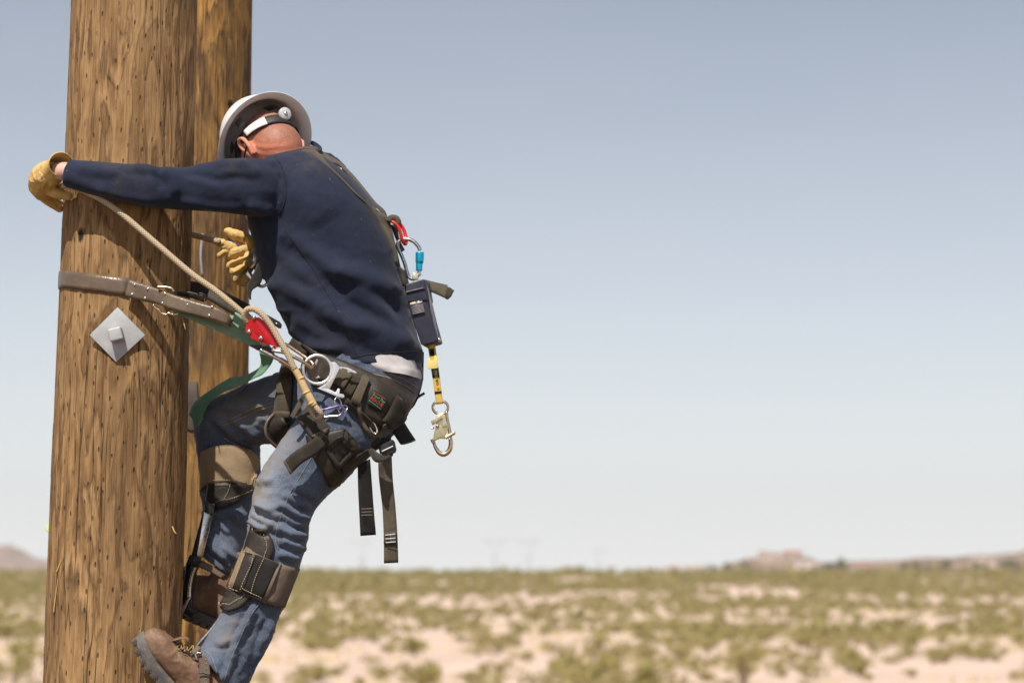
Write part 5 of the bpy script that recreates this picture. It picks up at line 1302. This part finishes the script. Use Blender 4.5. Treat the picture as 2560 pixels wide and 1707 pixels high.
# ------------------------------------------------------------------ fall arrest block on the back
link = thing('shackle', 'red painted steel link on the back of the harness', 'shackle', P(q('M', 200, 230)[0], -.02))
rod('bow', [(*p, d) for p, d in zip(q('M', 85, 100, 150, 150, 180, 230, 205, 320, 235, 350, 240, 290, 222, 210, 190, 150, 150, 125), [-.03, -.035, -.035, -.03, -.015, .005, .01, .01, .0])], .0048, M['red_paint'], link, closed=True, samples=60)
kc = thing('carabiner', 'steel carabiner with blue locking sleeve hanging from the red link', 'carabiner', P(q('M', 260, 500)[0], -.01))
rod('frame', [(*p, -.012) for p in q('M', 395, 420, 370, 370, 320, 320, 255, 295, 190, 300, 150, 340, 155, 400, 190, 470, 225, 560, 250, 650, 275, 710, 320, 730, 370, 690, 385, 650)], .0052, M['steel'], kc, samples=90, n=12)
rod('frame_rib', [(*p, -.017) for p in q('M', 165, 310, 150, 350, 165, 410, 205, 500, 240, 600, 262, 690)], .0022, M['chrome'], kc, samples=40)
rod('locking_sleeve', [(*p, -.012) for p in q('M', 389, 440, 388, 520, 386, 545, 384, 560, 382, 640)], [.0112, .0112, .0108, .0092, .0088], M['blue'], kc, n=16, samples=24)
rod('gate', w3('M', -.012, 385, 635, 388, 690), .0048, M['chrome'], kc)
srl = thing('fall_arrest_block', 'navy blue self-retracting fall arrest block hanging behind the back', 'fall arrester', P(q('M', 420, 1440)[0], .03))
def hull(front, dy0, dy1, shift):
    """block with a front outline and a back outline shifted to the side it turns to"""
    f = q('M', *front); mb = MB(); n = len(f)
    vs = [P(p, dy0) for p in f] + [P((p[0]+shift[0], p[1]+shift[1]), dy1) for p in f]
    fs = [tuple(range(n)), tuple(range(2*n-1, n-1, -1))] + [((i+1) % n, i, i+n, (i+1) % n+n) for i in range(n)]
    mb.add(vs, fs); return mb
mb = hull((213, 790, 425, 728, 442, 745, 478, 955, 465, 962, 250, 985), -.018, .062, (14, 8)); me = mb.mesh('housing'); bevel(me, .004, 3); hs_ = obj('housing', me, M['navy_plastic'], srl)
mb = hull((252, 985, 466, 955, 520, 1180, 580, 1395, 560, 1412, 420, 1450, 400, 1440, 330, 1230), -.014, .058, (14, 8)); me = mb.mesh('housing'); bevel(me, .004, 3); obj('housing', me, M['navy_plastic'], srl)
rod('housing_ridge', w3('M', -.019, 232, 880, 330, 855, 440, 830), .004, M['navy_plastic'], hs_)
poly('side_cover', 'M', .03, (452, 760, 490, 850, 520, 980, 545, 1100, 600, 1390, 575, 1400, 520, 1180, 480, 960), .05, mk('greyblue_cover', (.13, .125, .155), (.19, .18, .21), 30, .35), hs_, .003)
mb = MB(); disc(mb, P(q('M', 600, 1392)[0], .0), FY, .0055, .01, 12, .6); obj('end_screw', mb, M['chrome'], hs_)
poly('anchor_eye', 'M', -.012, (320, 665, 365, 670, 378, 735, 330, 745, 300, 720), .012, M['gold'], srl, .002)
lp = poly('rating_label', 'M', -.0195, (280, 985, 418, 955, 445, 1090, 308, 1122), .0008, mk('navy_label', (.03, .032, .10), (.05, .05, .13), 40, .5), srl, 0)
poly('label_title', 'M', -.0202, (282, 992, 340, 975, 352, 1003, 292, 1018), .0006, M['print_cream'], lp, 0)
poly('label_title', 'M', -.0202, (352, 990, 378, 962, 384, 975, 414, 972, 416, 984, 356, 1003), .0006, M['print_cream'], lp, 0)
for k in range(7): poly('label_text', 'M', -.0202, (298+k*2, 1030+k*13, 425+k*3, 1000+k*13, 427+k*3, 1008+k*13, 300+k*2, 1038+k*13), .0006, M['print_grey'], lp, 0)
# webbing and snap hook
yw = free_strap('lifeline_webbing', w3('N', .01, 148, 55, 175, 215, 215, 480, 240, 680, 265, 840), w3('N', .01, 250, 55, 275, 230, 312, 480, 335, 680, 358, 830), M['web_yellow'], srl, .004, label='yellow webbing lifeline with black print')
for nm, xy, m_ in (('print_band', (178, 118, 236, 112, 244, 200, 186, 205), M['web_black']), ('print_band', (196, 376, 294, 370, 306, 485, 214, 492), M['web_black']), ('print_band', (240, 672, 334, 662, 337, 690, 244, 702), M['web_black'])):
    poly(nm, 'N', .0068, xy, .0006, m_, yw, 0)
tg = poly('plastic_tag', 'N', .005, (150, 255, 180, 235, 190, 240, 192, 268, 235, 262, 236, 205, 262, 205, 286, 240, 290, 355, 270, 370, 165, 380, 152, 365), .003, M['tag_yellow'], yw, .0008)
def vtext(s, a, b, h, m_, nm='lettering'):
    cu = bpy.data.curves.new('tmp', 'FONT'); cu.body = s; cu.size = h; cu.extrude = .0002; cu.resolution_u = 1
    ob = bpy.data.objects.new('tmp', cu); COL.objects.link(ob); me = bpy.data.meshes.new_from_object(ob.evaluated_get(bpy.context.evaluated_depsgraph_get())); bpy.data.objects.remove(ob)
    A1, B1 = P(q('N', *a)[0], .0066), P(q('N', *b)[0], .0066); x = (B1-A1); L_ = x.length; x.normalize(); y = FY.cross(x)
    y = -y if y.x > 0 else y
    co = coords(me); k = L_/max(1e-6, co[:,0].max())
    set_coords(me, np.array([A1 + x*(p[0]*k) + y*p[1] + FY*p[2] for p in co])); return obj(nm, me, m_, yw)
vtext('OR', (303, 590), (288, 500), .012, M['print_black']); vtext('KING', (287, 492), (272, 378), .0115, mk('olive_print', (.20, .16, .05), (.26, .2, .07), 50, .8))
vtext('W', (310, 648), (306, 612), .011, M['print_red'])
snap = thing('snap_hook', 'gold snap hook hanging at the end of the yellow webbing', 'hook', P(q('N', 350, 1500)[0], .01))
rod('eye', [(*q('N', 319+100*math.cos(a), 880+88*math.sin(a))[0], .012) for a in np.linspace(0, 2*PI, 17)[:-1]], .0036, M['bronze'], snap, closed=True, samples=32)
rod('frame', [(*p, .012) for p in q('N', 398, 930, 405, 1010, 420, 1100, 440, 1200, 450, 1290, 455, 1370, 430, 1445, 370, 1490, 310, 1475, 260, 1410, 232, 1340, 222, 1300)], [.0042, .0044, .0048, .0052, .0056, .0062, .0066, .0068, .0062, .0048, .0042, .004], M['bronze'], snap, n=12, samples=60)
rod('frame_nose', w3('N', .010, 205, 1290, 215, 1325, 245, 1345), .0038, M['bronze'], snap)
poly('gate', 'N', .004, (265, 975, 385, 975, 400, 1070, 430, 1130, 405, 1200, 380, 1290, 320, 1285, 280, 1300, 235, 1320, 222, 1300, 240, 1200, 262, 1100), .006, M['gold'], snap, .0015)
poly('gate_lock', 'N', -.002, (192, 1055, 325, 975, 345, 1020, 215, 1115), .010, M['gold'], snap, .002)
poly('gate_rib', 'N', -.001, (345, 970, 372, 970, 405, 1085, 420, 1125, 350, 1140, 345, 1128), .004, M['gold'], snap, .001)
rod('thumb_lever', w3('N', .0, 385, 1275, 440, 1245, 495, 1212), .0048, M['gold'], snap, n=10)
for x, y, r in ((278, 1122, .0046), (490, 1215, .0055), (436, 1292, .0032)): rivet('N', (x, y), .0, r, M['gold'], snap, .005)
rod('spring_pin', w3('N', .002, 195, 1150, 240, 1145), .0028, M['gold'], snap)
# ------------------------------------------------------------------ gloves
def chain(mb, c, pts, n=12, samples=None):
    """a finger or palm: points (x, y, dy, radius)"""
    tube(mb, [P(q(c, x, y)[0], d) for x, y, d, r in pts], [r for *_, r in pts], n=n, samples=samples or len(pts)*5)
    p, r = P(q(c, *pts[-1][:2])[0], pts[-1][2]), pts[-1][3]; ellipsoid(mb, p, (Vector((r, 0, 0)), Vector((0, r, 0)), Vector((0, 0, r))), 10, 8)
mb = MB()
chain(mb, 'I', [(470, 560, -.180, .032), (340, 640, -.155, .036), (250, 760, -.125, .037), (215, 900, -.10, .034), (240, 1000, -.085, .026)], 16)
chain(mb, 'I', [(190, 620, -.14, .024), (170, 780, -.10, .026), (190, 940, -.07, .022)], 14)
chain(mb, 'I', [(230, 980, -.085, .017), (300, 1150, -.065, .0145), (460, 1280, -.045, .0125), (640, 1385, -.025, .0105)])          # index finger
chain(mb, 'I', [(360, 900, -.125, .019), (480, 1010, -.130, .016), (620, 1060, -.132, .0145), (840, 1115, -.130, .0115)])           # thumb
for k, dz in enumerate((0, 90, 175)):                                                                                               # three fingers round the back of the pole
    chain(mb, 'I', [(150+k*15, 740+dz, -.07, .014), (150+k*25, 770+dz, .01, .0125), (330, 800+dz, .09, .0115), (620, 830+dz, .15, .010)])
gl = remesh(mb, .0026, 3); folds(gl, [(S('I', 280, 520, 360, 640, 470, 740), 4, -.004), (S('I', 300, 430, 220, 490, 160, 560), 4, -.0025), (S('I', 170, 760, 260, 850, 330, 960), 5, .0025), (S('I', 380, 800, 330, 900, 300, 1000), 4, -.003), (S('I', 130, 900, 200, 1000, 330, 1060), 4, .002)]); crumple(gl, 26, .0035, (1, 1, 1), 4.4); roughen(gl, 60, .0012)
glove = obj('glove', gl, M['glove'], person, 'yellow leather glove of the hand reaching round the pole')
def cuff(c, rims, th, n=40):
    rows = []
    for cx, cy, rx, ry, dy, rot_, tl in rims:
        row = []
        for k in range(n):
            a = 2*PI*k/(n-1); x, y = rx*math.cos(a), ry*math.sin(a); X, Y = x*math.cos(rot_)-y*math.sin(rot_), x*math.sin(rot_)+y*math.cos(rot_)
            row.append(P(q(c, cx+X, cy+Y)[0], dy + tl[0]*X/300 + tl[1]*Y/300 + .0012*math.sin(3*a)))
        rows.append(row)
    mb = MB(); grid_slab(mb, rows, th); me = mb.mesh('cuff'); fix_normals(me); return me
obj('cuff', cuff('I', [(668, 382, 284, 272, -.212, .45, (.026, .008)), (620, 430, 268, 262, -.204, .45, (.024, .008)), (540, 510, 262, 268, -.192, .45, (.02, .008)), (430, 600, 262, 285, -.172, .45, (.014, .006)), (340, 670, 255, 300, -.152, .45, (.01, .005))], .0026), M['glove'], glove)
rod('cuff_hem', [(*q('I', 668+284*math.cos(a)*math.cos(.45)-272*math.sin(a)*math.sin(.45), 382+284*math.cos(a)*math.sin(.45)+272*math.sin(a)*math.cos(.45))[0], -.2135+(.026*(284*math.cos(a)*math.cos(.45)-272*math.sin(a)*math.sin(.45))+.008*(284*math.cos(a)*math.sin(.45)+272*math.sin(a)*math.cos(.45)))/300) for a in np.linspace(0, 2*PI, 25)[:-1]], .0021, M['glove'], glove, closed=True, n=6, samples=50)

mb = MB()
chain(mb, 'J', [(1420, 350, 0.170, .024), (1380, 520, 0.170, .027), (1290, 760, 0.173, .029), (1180, 1000, 0.170, .026), (1150, 1150, 0.165, .024), (1240, 1190, 0.165, .024)], 16)
chain(mb, 'J', [(1270, 560, 0.150, .013), (1130, 590, 0.133, .0128), (1000, 650, 0.130, .0124), (930, 700, 0.143, .0118)])
chain(mb, 'J', [(1350, 690, 0.147, .0125), (1200, 760, 0.130, .0124), (1040, 840, 0.127, .012), (920, 910, 0.137, .0115)])
chain(mb, 'J', [(1340, 800, 0.143, .0135), (1210, 900, 0.127, .012), (1090, 1000, 0.125, .0115), (990, 1040, 0.135, .011)])
chain(mb, 'J', [(1180, 1000, 0.145, .012), (1090, 1100, 0.133, .0105), (1040, 1210, 0.135, .0085)])
chain(mb, 'J', [(1390, 470, 0.155, .016), (1290, 330, 0.147, .0155), (1150, 270, 0.143, .0148), (1010, 230, 0.143, .0142), (860, 160, 0.145, .0105)])      # thumb
chain(mb, 'J', [(1010, 530, 0.143, .0122), (880, 500, 0.133, .0128), (760, 430, 0.130, .0126), (640, 390, 0.135, .0105)])
chain(mb, 'J', [(900, 560, 0.137, .0115), (780, 620, 0.133, .0108), (670, 680, 0.137, .0085)])
gr = remesh(mb, .0024, 2); folds(gr, [(S('J', 920, 770, 1080, 720, 1280, 640), 5, -.004), (S('J', 900, 960, 1060, 860, 1230, 790), 5, -.004), (S('J', 960, 1020, 1120, 900, 1220, 820), 4, -.003), (S('J', 1230, 300, 1260, 360, 1230, 420), 4, -.003), (S('J', 1020, 190, 1060, 270, 1050, 320), 4, .002), (S('J', 660, 420, 740, 470, 800, 480), 3, -.002)]); crumple(gr, 34, .0026, (1, 1, 1), 6.4); roughen(gr, 70, .0010, 3)
obj('glove', gr, M['glove'], person, 'yellow leather glove gripping the rope snap hook')

# ------------------------------------------------------------------ boots
def boot(O, ex, ez, label, laces=True, shin=None):
    ex = ex.normalized(); ez = (ez - ex*ez.dot(ex)).normalized(); ey = ez.cross(ex); shin = (shin or ez).normalized()
    sp = shin
    W = lambda x, y, z: O + ex*x + ey*y + ez*z
    def xring(mb, rows, n=22, power=2.6):
        vs = []; fs = []
        for x, z0, z1, hw in rows:
            for k in range(n):
                a = 2*PI*k/n; c, s_ = math.cos(a), math.sin(a); e = 2/power
                vs.append(W(x, hw*math.copysign(abs(c)**e, c), (z0+z1)/2 + (z1-z0)/2*math.copysign(abs(s_)**e, s_)))
        m = len(rows)
        for i in range(m-1):
            for k in range(n): fs.append((i*n+k, i*n+(k+1) % n, (i+1)*n+(k+1) % n, (i+1)*n+k))
        fs += [tuple(range(n-1, -1, -1)), tuple((m-1)*n+k for k in range(n))]; mb.add(vs, fs)
    mb = MB()
    up = [(.293, .03, .046, .016), (.285, .018, .062, .034), (.265, .012, .074, .045), (.235, .010, .080, .050), (.2, .010, .082, .050), (.16, .010, .093, .046), (.12, .010, .112, .042), (.07, .010, .125, .039), (.03, .010, .125, .038), (-.002, .014, .11, .032), (-.012, .03, .09, .02)]
    data = catmull(up, 40); xring(mb, [tuple(d) for d in data])
    sh = [(.07, .052, .062, .040), (.11, .05, .055, .040), (.15, .046, .052, .040), (.19, .044, .052, .040), (.21, .044, .052, .040)]
    vs = []; n = 24
    for z, xc, hx, hy in [tuple(d) for d in catmull(sh, 16)]:
        for k in range(n): a = 2*PI*k/n; vs.append(W(.05 + (xc-.05+hx*math.cos(a)), hy*math.sin(a), min(z, .10)) + sp*max(0, z-.10) - ez*0)
    fs = [(i*n+k, i*n+(k+1) % n, (i+1)*n+(k+1) % n, (i+1)*n+k) for i in range(15) for k in range(n)] + [tuple(range(n-1, -1, -1)), tuple(15*n+k for k in range(n))]
    mb.add(vs, fs); me = remesh(mb, .0036, 4); crumple(me, 22, .0035, (1, 1, 1), 2.0); roughen(me, 28, .0022, 1.0); roughen(me, 80, .0008, 6.0)
    b = obj('boot', me, M['boot'], person, label)
    def hw(x): return float(np.interp(x, [-.014, 0, .03, .07, .12, .16, .2, .235, .265, .285, .297], [.018, .034, .041, .042, .043, .048, .054, .055, .05, .038, .016]))
    xs = np.linspace(-.014, .297, 40); mb = MB(); vs = []; fs = []
    rise = lambda x: .022*max(0, (x-.20)/.1)**2
    for x in xs:
        h = hw(x); r_ = rise(x)
        for y, z in ((-h*.96, -.006), (-h, .004), (-h, .014), (-h*.93, .020), (h*.93, .020), (h, .014), (h, .004), (h*.96, -.006)): vs.append(W(x, y, z + r_))
    for i in range(39):
        for k in range(8): fs.append((i*8+k, i*8+(k+1) % 8, (i+1)*8+(k+1) % 8, (i+1)*8+k))
    fs += [tuple(range(7, -1, -1)), tuple(39*8+k for k in range(8))]; mb.add(vs, fs)
    me = mb.mesh('sole'); bevel(me, .0015, 2); so = obj('sole', me, M['sole'], b)
    for i, x in enumerate(np.arange(-.002, .285, .0235)):
        h = hw(x+.008)
        for sg in (-1, 1):
            mb = MB(); box(mb, W(x+.008, sg*(h*.60), -.008 + rise(x)), ex*.0086 + ey*(sg*.002), ey*(h*.41), ez*.0075); me = mb.mesh('lug'); bevel(me, .002, 2); obj('lug', me, M['sole'], b)
    if laces:
        for t in np.linspace(0, 1, 6):
            x, z = .196 - .062*t, .084 + .046*t
            for sg in (-1, 1):
                mb = MB(); tube(mb, [W(x+.016, -sg*.026, z-.008), W(x+.016, 0, z+.008), W(x+.006, sg*.027, z+.001)], .0019, n=6); obj('lace', mb, M['lace'], b)
                mb = MB(); disc(mb, W(x+.008, sg*.030, z-.004), (ey*sg + ex*.4 + ez*.3), .0032, .003, 10, .5); obj('eyelet', mb, M['strap_leather'], b)
        rows = []
        for t in np.linspace(0, 1, 7):
            rows.append([W(.232-.030*t, y, .080+.030*t + .014*math.sin(PI*t) - 3*y*y) for y in (-.026, -.013, 0, .013, .026)])
        mb = MB(); grid_slab(mb, rows, .003); me = mb.mesh('kiltie'); fix_normals(me); obj('kiltie', me, M['boot'], b)
    seam_rows = [W(.19, -.052, .03), W(.17, -.047, .06), W(.15, -.043, .088)]
    mb = MB(); tube(mb, seam_rows, .0011, n=5); obj('stitching', mb, M['thread'], b)
    mb = MB(); tube(mb, [W(x, -hw(x)*.97, .0215 + rise(x)) for x in np.linspace(-.005, .285, 30)], .0016, n=5, smooth=False); obj('welt_stitching', mb, M['thread'], b)
    return b, W
near_boot, WN = boot(P((516, 1824), -.205), Vector((-.637, -.11, .771)), Vector((.771, 0, .637)), 'scuffed brown lace-up boot with grey lugged sole on the near foot', shin=Vector((.36, .12, .93)))
far_boot, WF = boot(P((566, 1574), .215), Vector((-.88, .22, .36)), Vector((.33, -.05, .95)), 'brown leather boot of the far foot behind the pole', laces=True)

# ------------------------------------------------------------------ climbing irons
ci = thing('climbing_iron', 'leather padded climbing iron strapped to the near lower leg', 'climbing iron', P((560, 1560), -.2))
strap_on('calf_pad', 'jeans', q('Q', 575, 830, 552, 890, 535, 950, 520, 1010), q('Q', 672, 842, 735, 905, 752, 980, 722, 1085), M['pad_leather'], ci, .010, .003, 8, 20)
strap_on('calf_pad', 'jeans', q('Q', 400, 1285, 358, 1365, 335, 1415, 365, 1462), q('Q', 590, 1345, 545, 1400, 480, 1445, 400, 1470), M['pad_leather'], ci, .010, .003, 8, 20)
cf = strap_on('cuff', 'jeans', q('Q', 525, 958, 565, 985, 610, 1018, 700, 1062, 800, 1100, 880, 1125, 952, 1142), q('Q', 388, 1278, 440, 1305, 505, 1328, 590, 1362, 690, 1405, 770, 1428, 836, 1440), M['suede_grey'], ci, .006, .012, 10, 40)
bvh('cuff1', cf.data); K1 = ['jeans', 'cuff1']
strap_on('suede_panel', K1, q('Q', 526, 956, 570, 985, 612, 1018), q('Q', 388, 1278, 435, 1300, 500, 1326), M['suede'], ci, .003, .0035, 6, 14)
strap_on('stitched_patch', K1, q('Q', 538, 1008, 575, 1022, 615, 1035), q('Q', 434, 1288, 470, 1310, 508, 1325), M['pad_leather'], ci, .003, .008, 5, 14)
strap_on('hook_panel', K1, q('Q', 618, 1032, 700, 1065, 790, 1098), q('Q', 512, 1325, 580, 1350, 662, 1372), M['web_black'], ci, .003, .004, 6, 14)
strap_on('strap_fold', K1, q('Q', 790, 1095, 808, 1100), q('Q', 660, 1395, 684, 1408), M['suede_grey'], ci, .012, .006, 3, 10)
def stitch(parent, key, c, xy, off, r=.0008, name='stitching', n=18, mat_=None):
    mb = MB(); pts = line_on(key, q(c, *xy), off, n)
    for i in range(0, len(pts)-1):
        a, b = pts[i], pts[i].lerp(pts[i+1], .68); tube(mb, [a, b], r, n=5, smooth=False)
    return obj(name, mb, mat_ or M['thread'], parent)
stitch(ci, K1, 'Q', (572, 838, 640, 862, 690, 910, 705, 975, 685, 1055), .016, n=26)
stitch(ci, K1, 'Q', (345, 1410, 400, 1432, 470, 1405, 545, 1345), .016, n=20)
for xy in ((545, 1016, 610, 1042, 505, 1312), (545, 1016, 440, 1290, 500, 1316)): stitch(ci, K1, 'Q', xy, .013, n=20)
stitch(ci, K1, 'Q', (678, 1065, 640, 1150, 598, 1260, 580, 1340), .010, n=18); stitch(ci, K1, 'Q', (520, 1295, 590, 1330, 660, 1365), .010, n=12)
# shank and ankle strap of the near iron
rod('shank', [(*p, -.135) for p in q('R', 1800, 200, 1540, 545, 1290, 845, 1100, 1200, 900, 1650)], .0055, M['steel'], ci, n=8, flat=(Vector((.6, .8, 0)), 1.6))
poly('gaff', 'T', -.15, (432, 1740, 444, 1735, 424, 1790, 418, 1780), .008, M['steel'], ci, .001)
free_strap('ankle_strap', w3('R', -.262, 1290, 1030, 1310, 1200, 1300, 1400, 1320, 1540, 1400, 1700), w3('R', -.266, 1400, 1000, 1480, 1150, 1510, 1330, 1500, 1540, 1560, 1700), M['suede_grey'], ci, .005, samples=30)
free_strap('ankle_strap', w3('R', -.25, 1290, 830, 1200, 900, 1130, 950), w3('R', -.255, 1345, 890, 1290, 950, 1230, 1010), M['suede_grey'], ci, .005)
rod('buckle', w3('R', -.272, 1345, 970, 1280, 960, 1245, 990, 1255, 1060, 1275, 1085), .0022, M['chrome'], ci); rod('buckle_pin', w3('R', -.272, 1300, 1335, 1360, 1335, 1440, 1355, 1510, 1375), .0016, M['black_metal'], ci)
for y in (1080, 1165, 1255, 1345, 1435, 1510): rivet('R', (1428+(y-1080)*.03, y), -.268, .0016, M['chrome'], ci, .0015, 'strap_hole')
ci2 = thing('climbing_iron', 'climbing iron with tan suede cuff and long steel shank on the far leg', 'climbing iron', P((560, 1250), .16))
c2 = strap_on('cuff', 'jeans', q('Q', 188, 250, 250, 215, 330, 195, 430, 190, 560, 225, 648, 292), q('Q', 182, 552, 215, 510, 260, 492, 420, 484, 540, 500, 606, 520), M['suede'], ci2, .005, .006, 10, 36)
bvh('cuff2', c2.data); K2 = ['jeans', 'cuff2']
pd = strap_on('shin_pad', 'jeans', q('Q', 245, 480, 330, 478, 430, 476, 520, 490, 592, 510), q('Q', 222, 635, 268, 668, 320, 685, 460, 635, 585, 545), M['pad_leather'], ci2, .009, .003, 8, 24)
stitch(ci2, K2, 'Q', (250, 468, 330, 458, 430, 460, 520, 478, 600, 498), .012, n=30); stitch(ci2, ['jeans'], 'Q', (320, 635, 400, 610, 490, 575, 560, 525), .015, n=22)
stitch(ci2, ['jeans'], 'Q', (420, 495, 395, 560, 375, 612), .015, n=12); stitch(ci2, ['jeans'], 'Q', (370, 140, 430, 160, 500, 190), .006, n=14)
dsh = .075 - .02
poly('shank_bracket', 'Q', .125, (228, 628, 302, 645, 292, 722, 262, 715, 214, 705), .014, M['black_metal'], ci2, .002)
poly('shank', 'Q', .13, (218, 700, 288, 712, 205, 1048, 160, 1042), .010, M['chrome'], ci2, .002, tilt=(.3, 0))
poly('shank', 'Q', .14, (205, 712, 222, 712, 165, 1045, 118, 1038), .010, M['black_metal'], ci2, .002)
poly('shank_bracket', 'Q', .132, (108, 1032, 200, 1052, 165, 1118, 78, 1105), .016, M['black_metal'], ci2, .002)
rod('stirrup', w3('Q', .15, 120, 1100, 112, 1180, 95, 1280, 82, 1370, 95, 1450, 140, 1490), .0085, M['black_metal'], ci2, flat=(Vector((1, 0, 0)), 1.9)); rod('stirrup_highlight', w3('Q', .138, 148, 1125, 122, 1200, 105, 1290, 100, 1370), .0045, M['chrome'], ci2)  # the bright chrome rod stands in for the highlight along the dark stirrup
rod('stirrup', w3('Q', .17, 60, 1150, 45, 1270, 40, 1400, 70, 1480, 130, 1500), .006, M['black_metal'], ci2)
poly('gaff', 'T', .13, (466, 1500, 478, 1490, 452, 1545, 446, 1535), .010, M['steel'], ci2, .0015)
free_strap('ankle_strap', w3('Q', .15, 165, 1060, 260, 1110, 380, 1190), w3('Q', .145, 160, 1120, 250, 1160, 350, 1215), M['strap_leather'], ci2, .005)
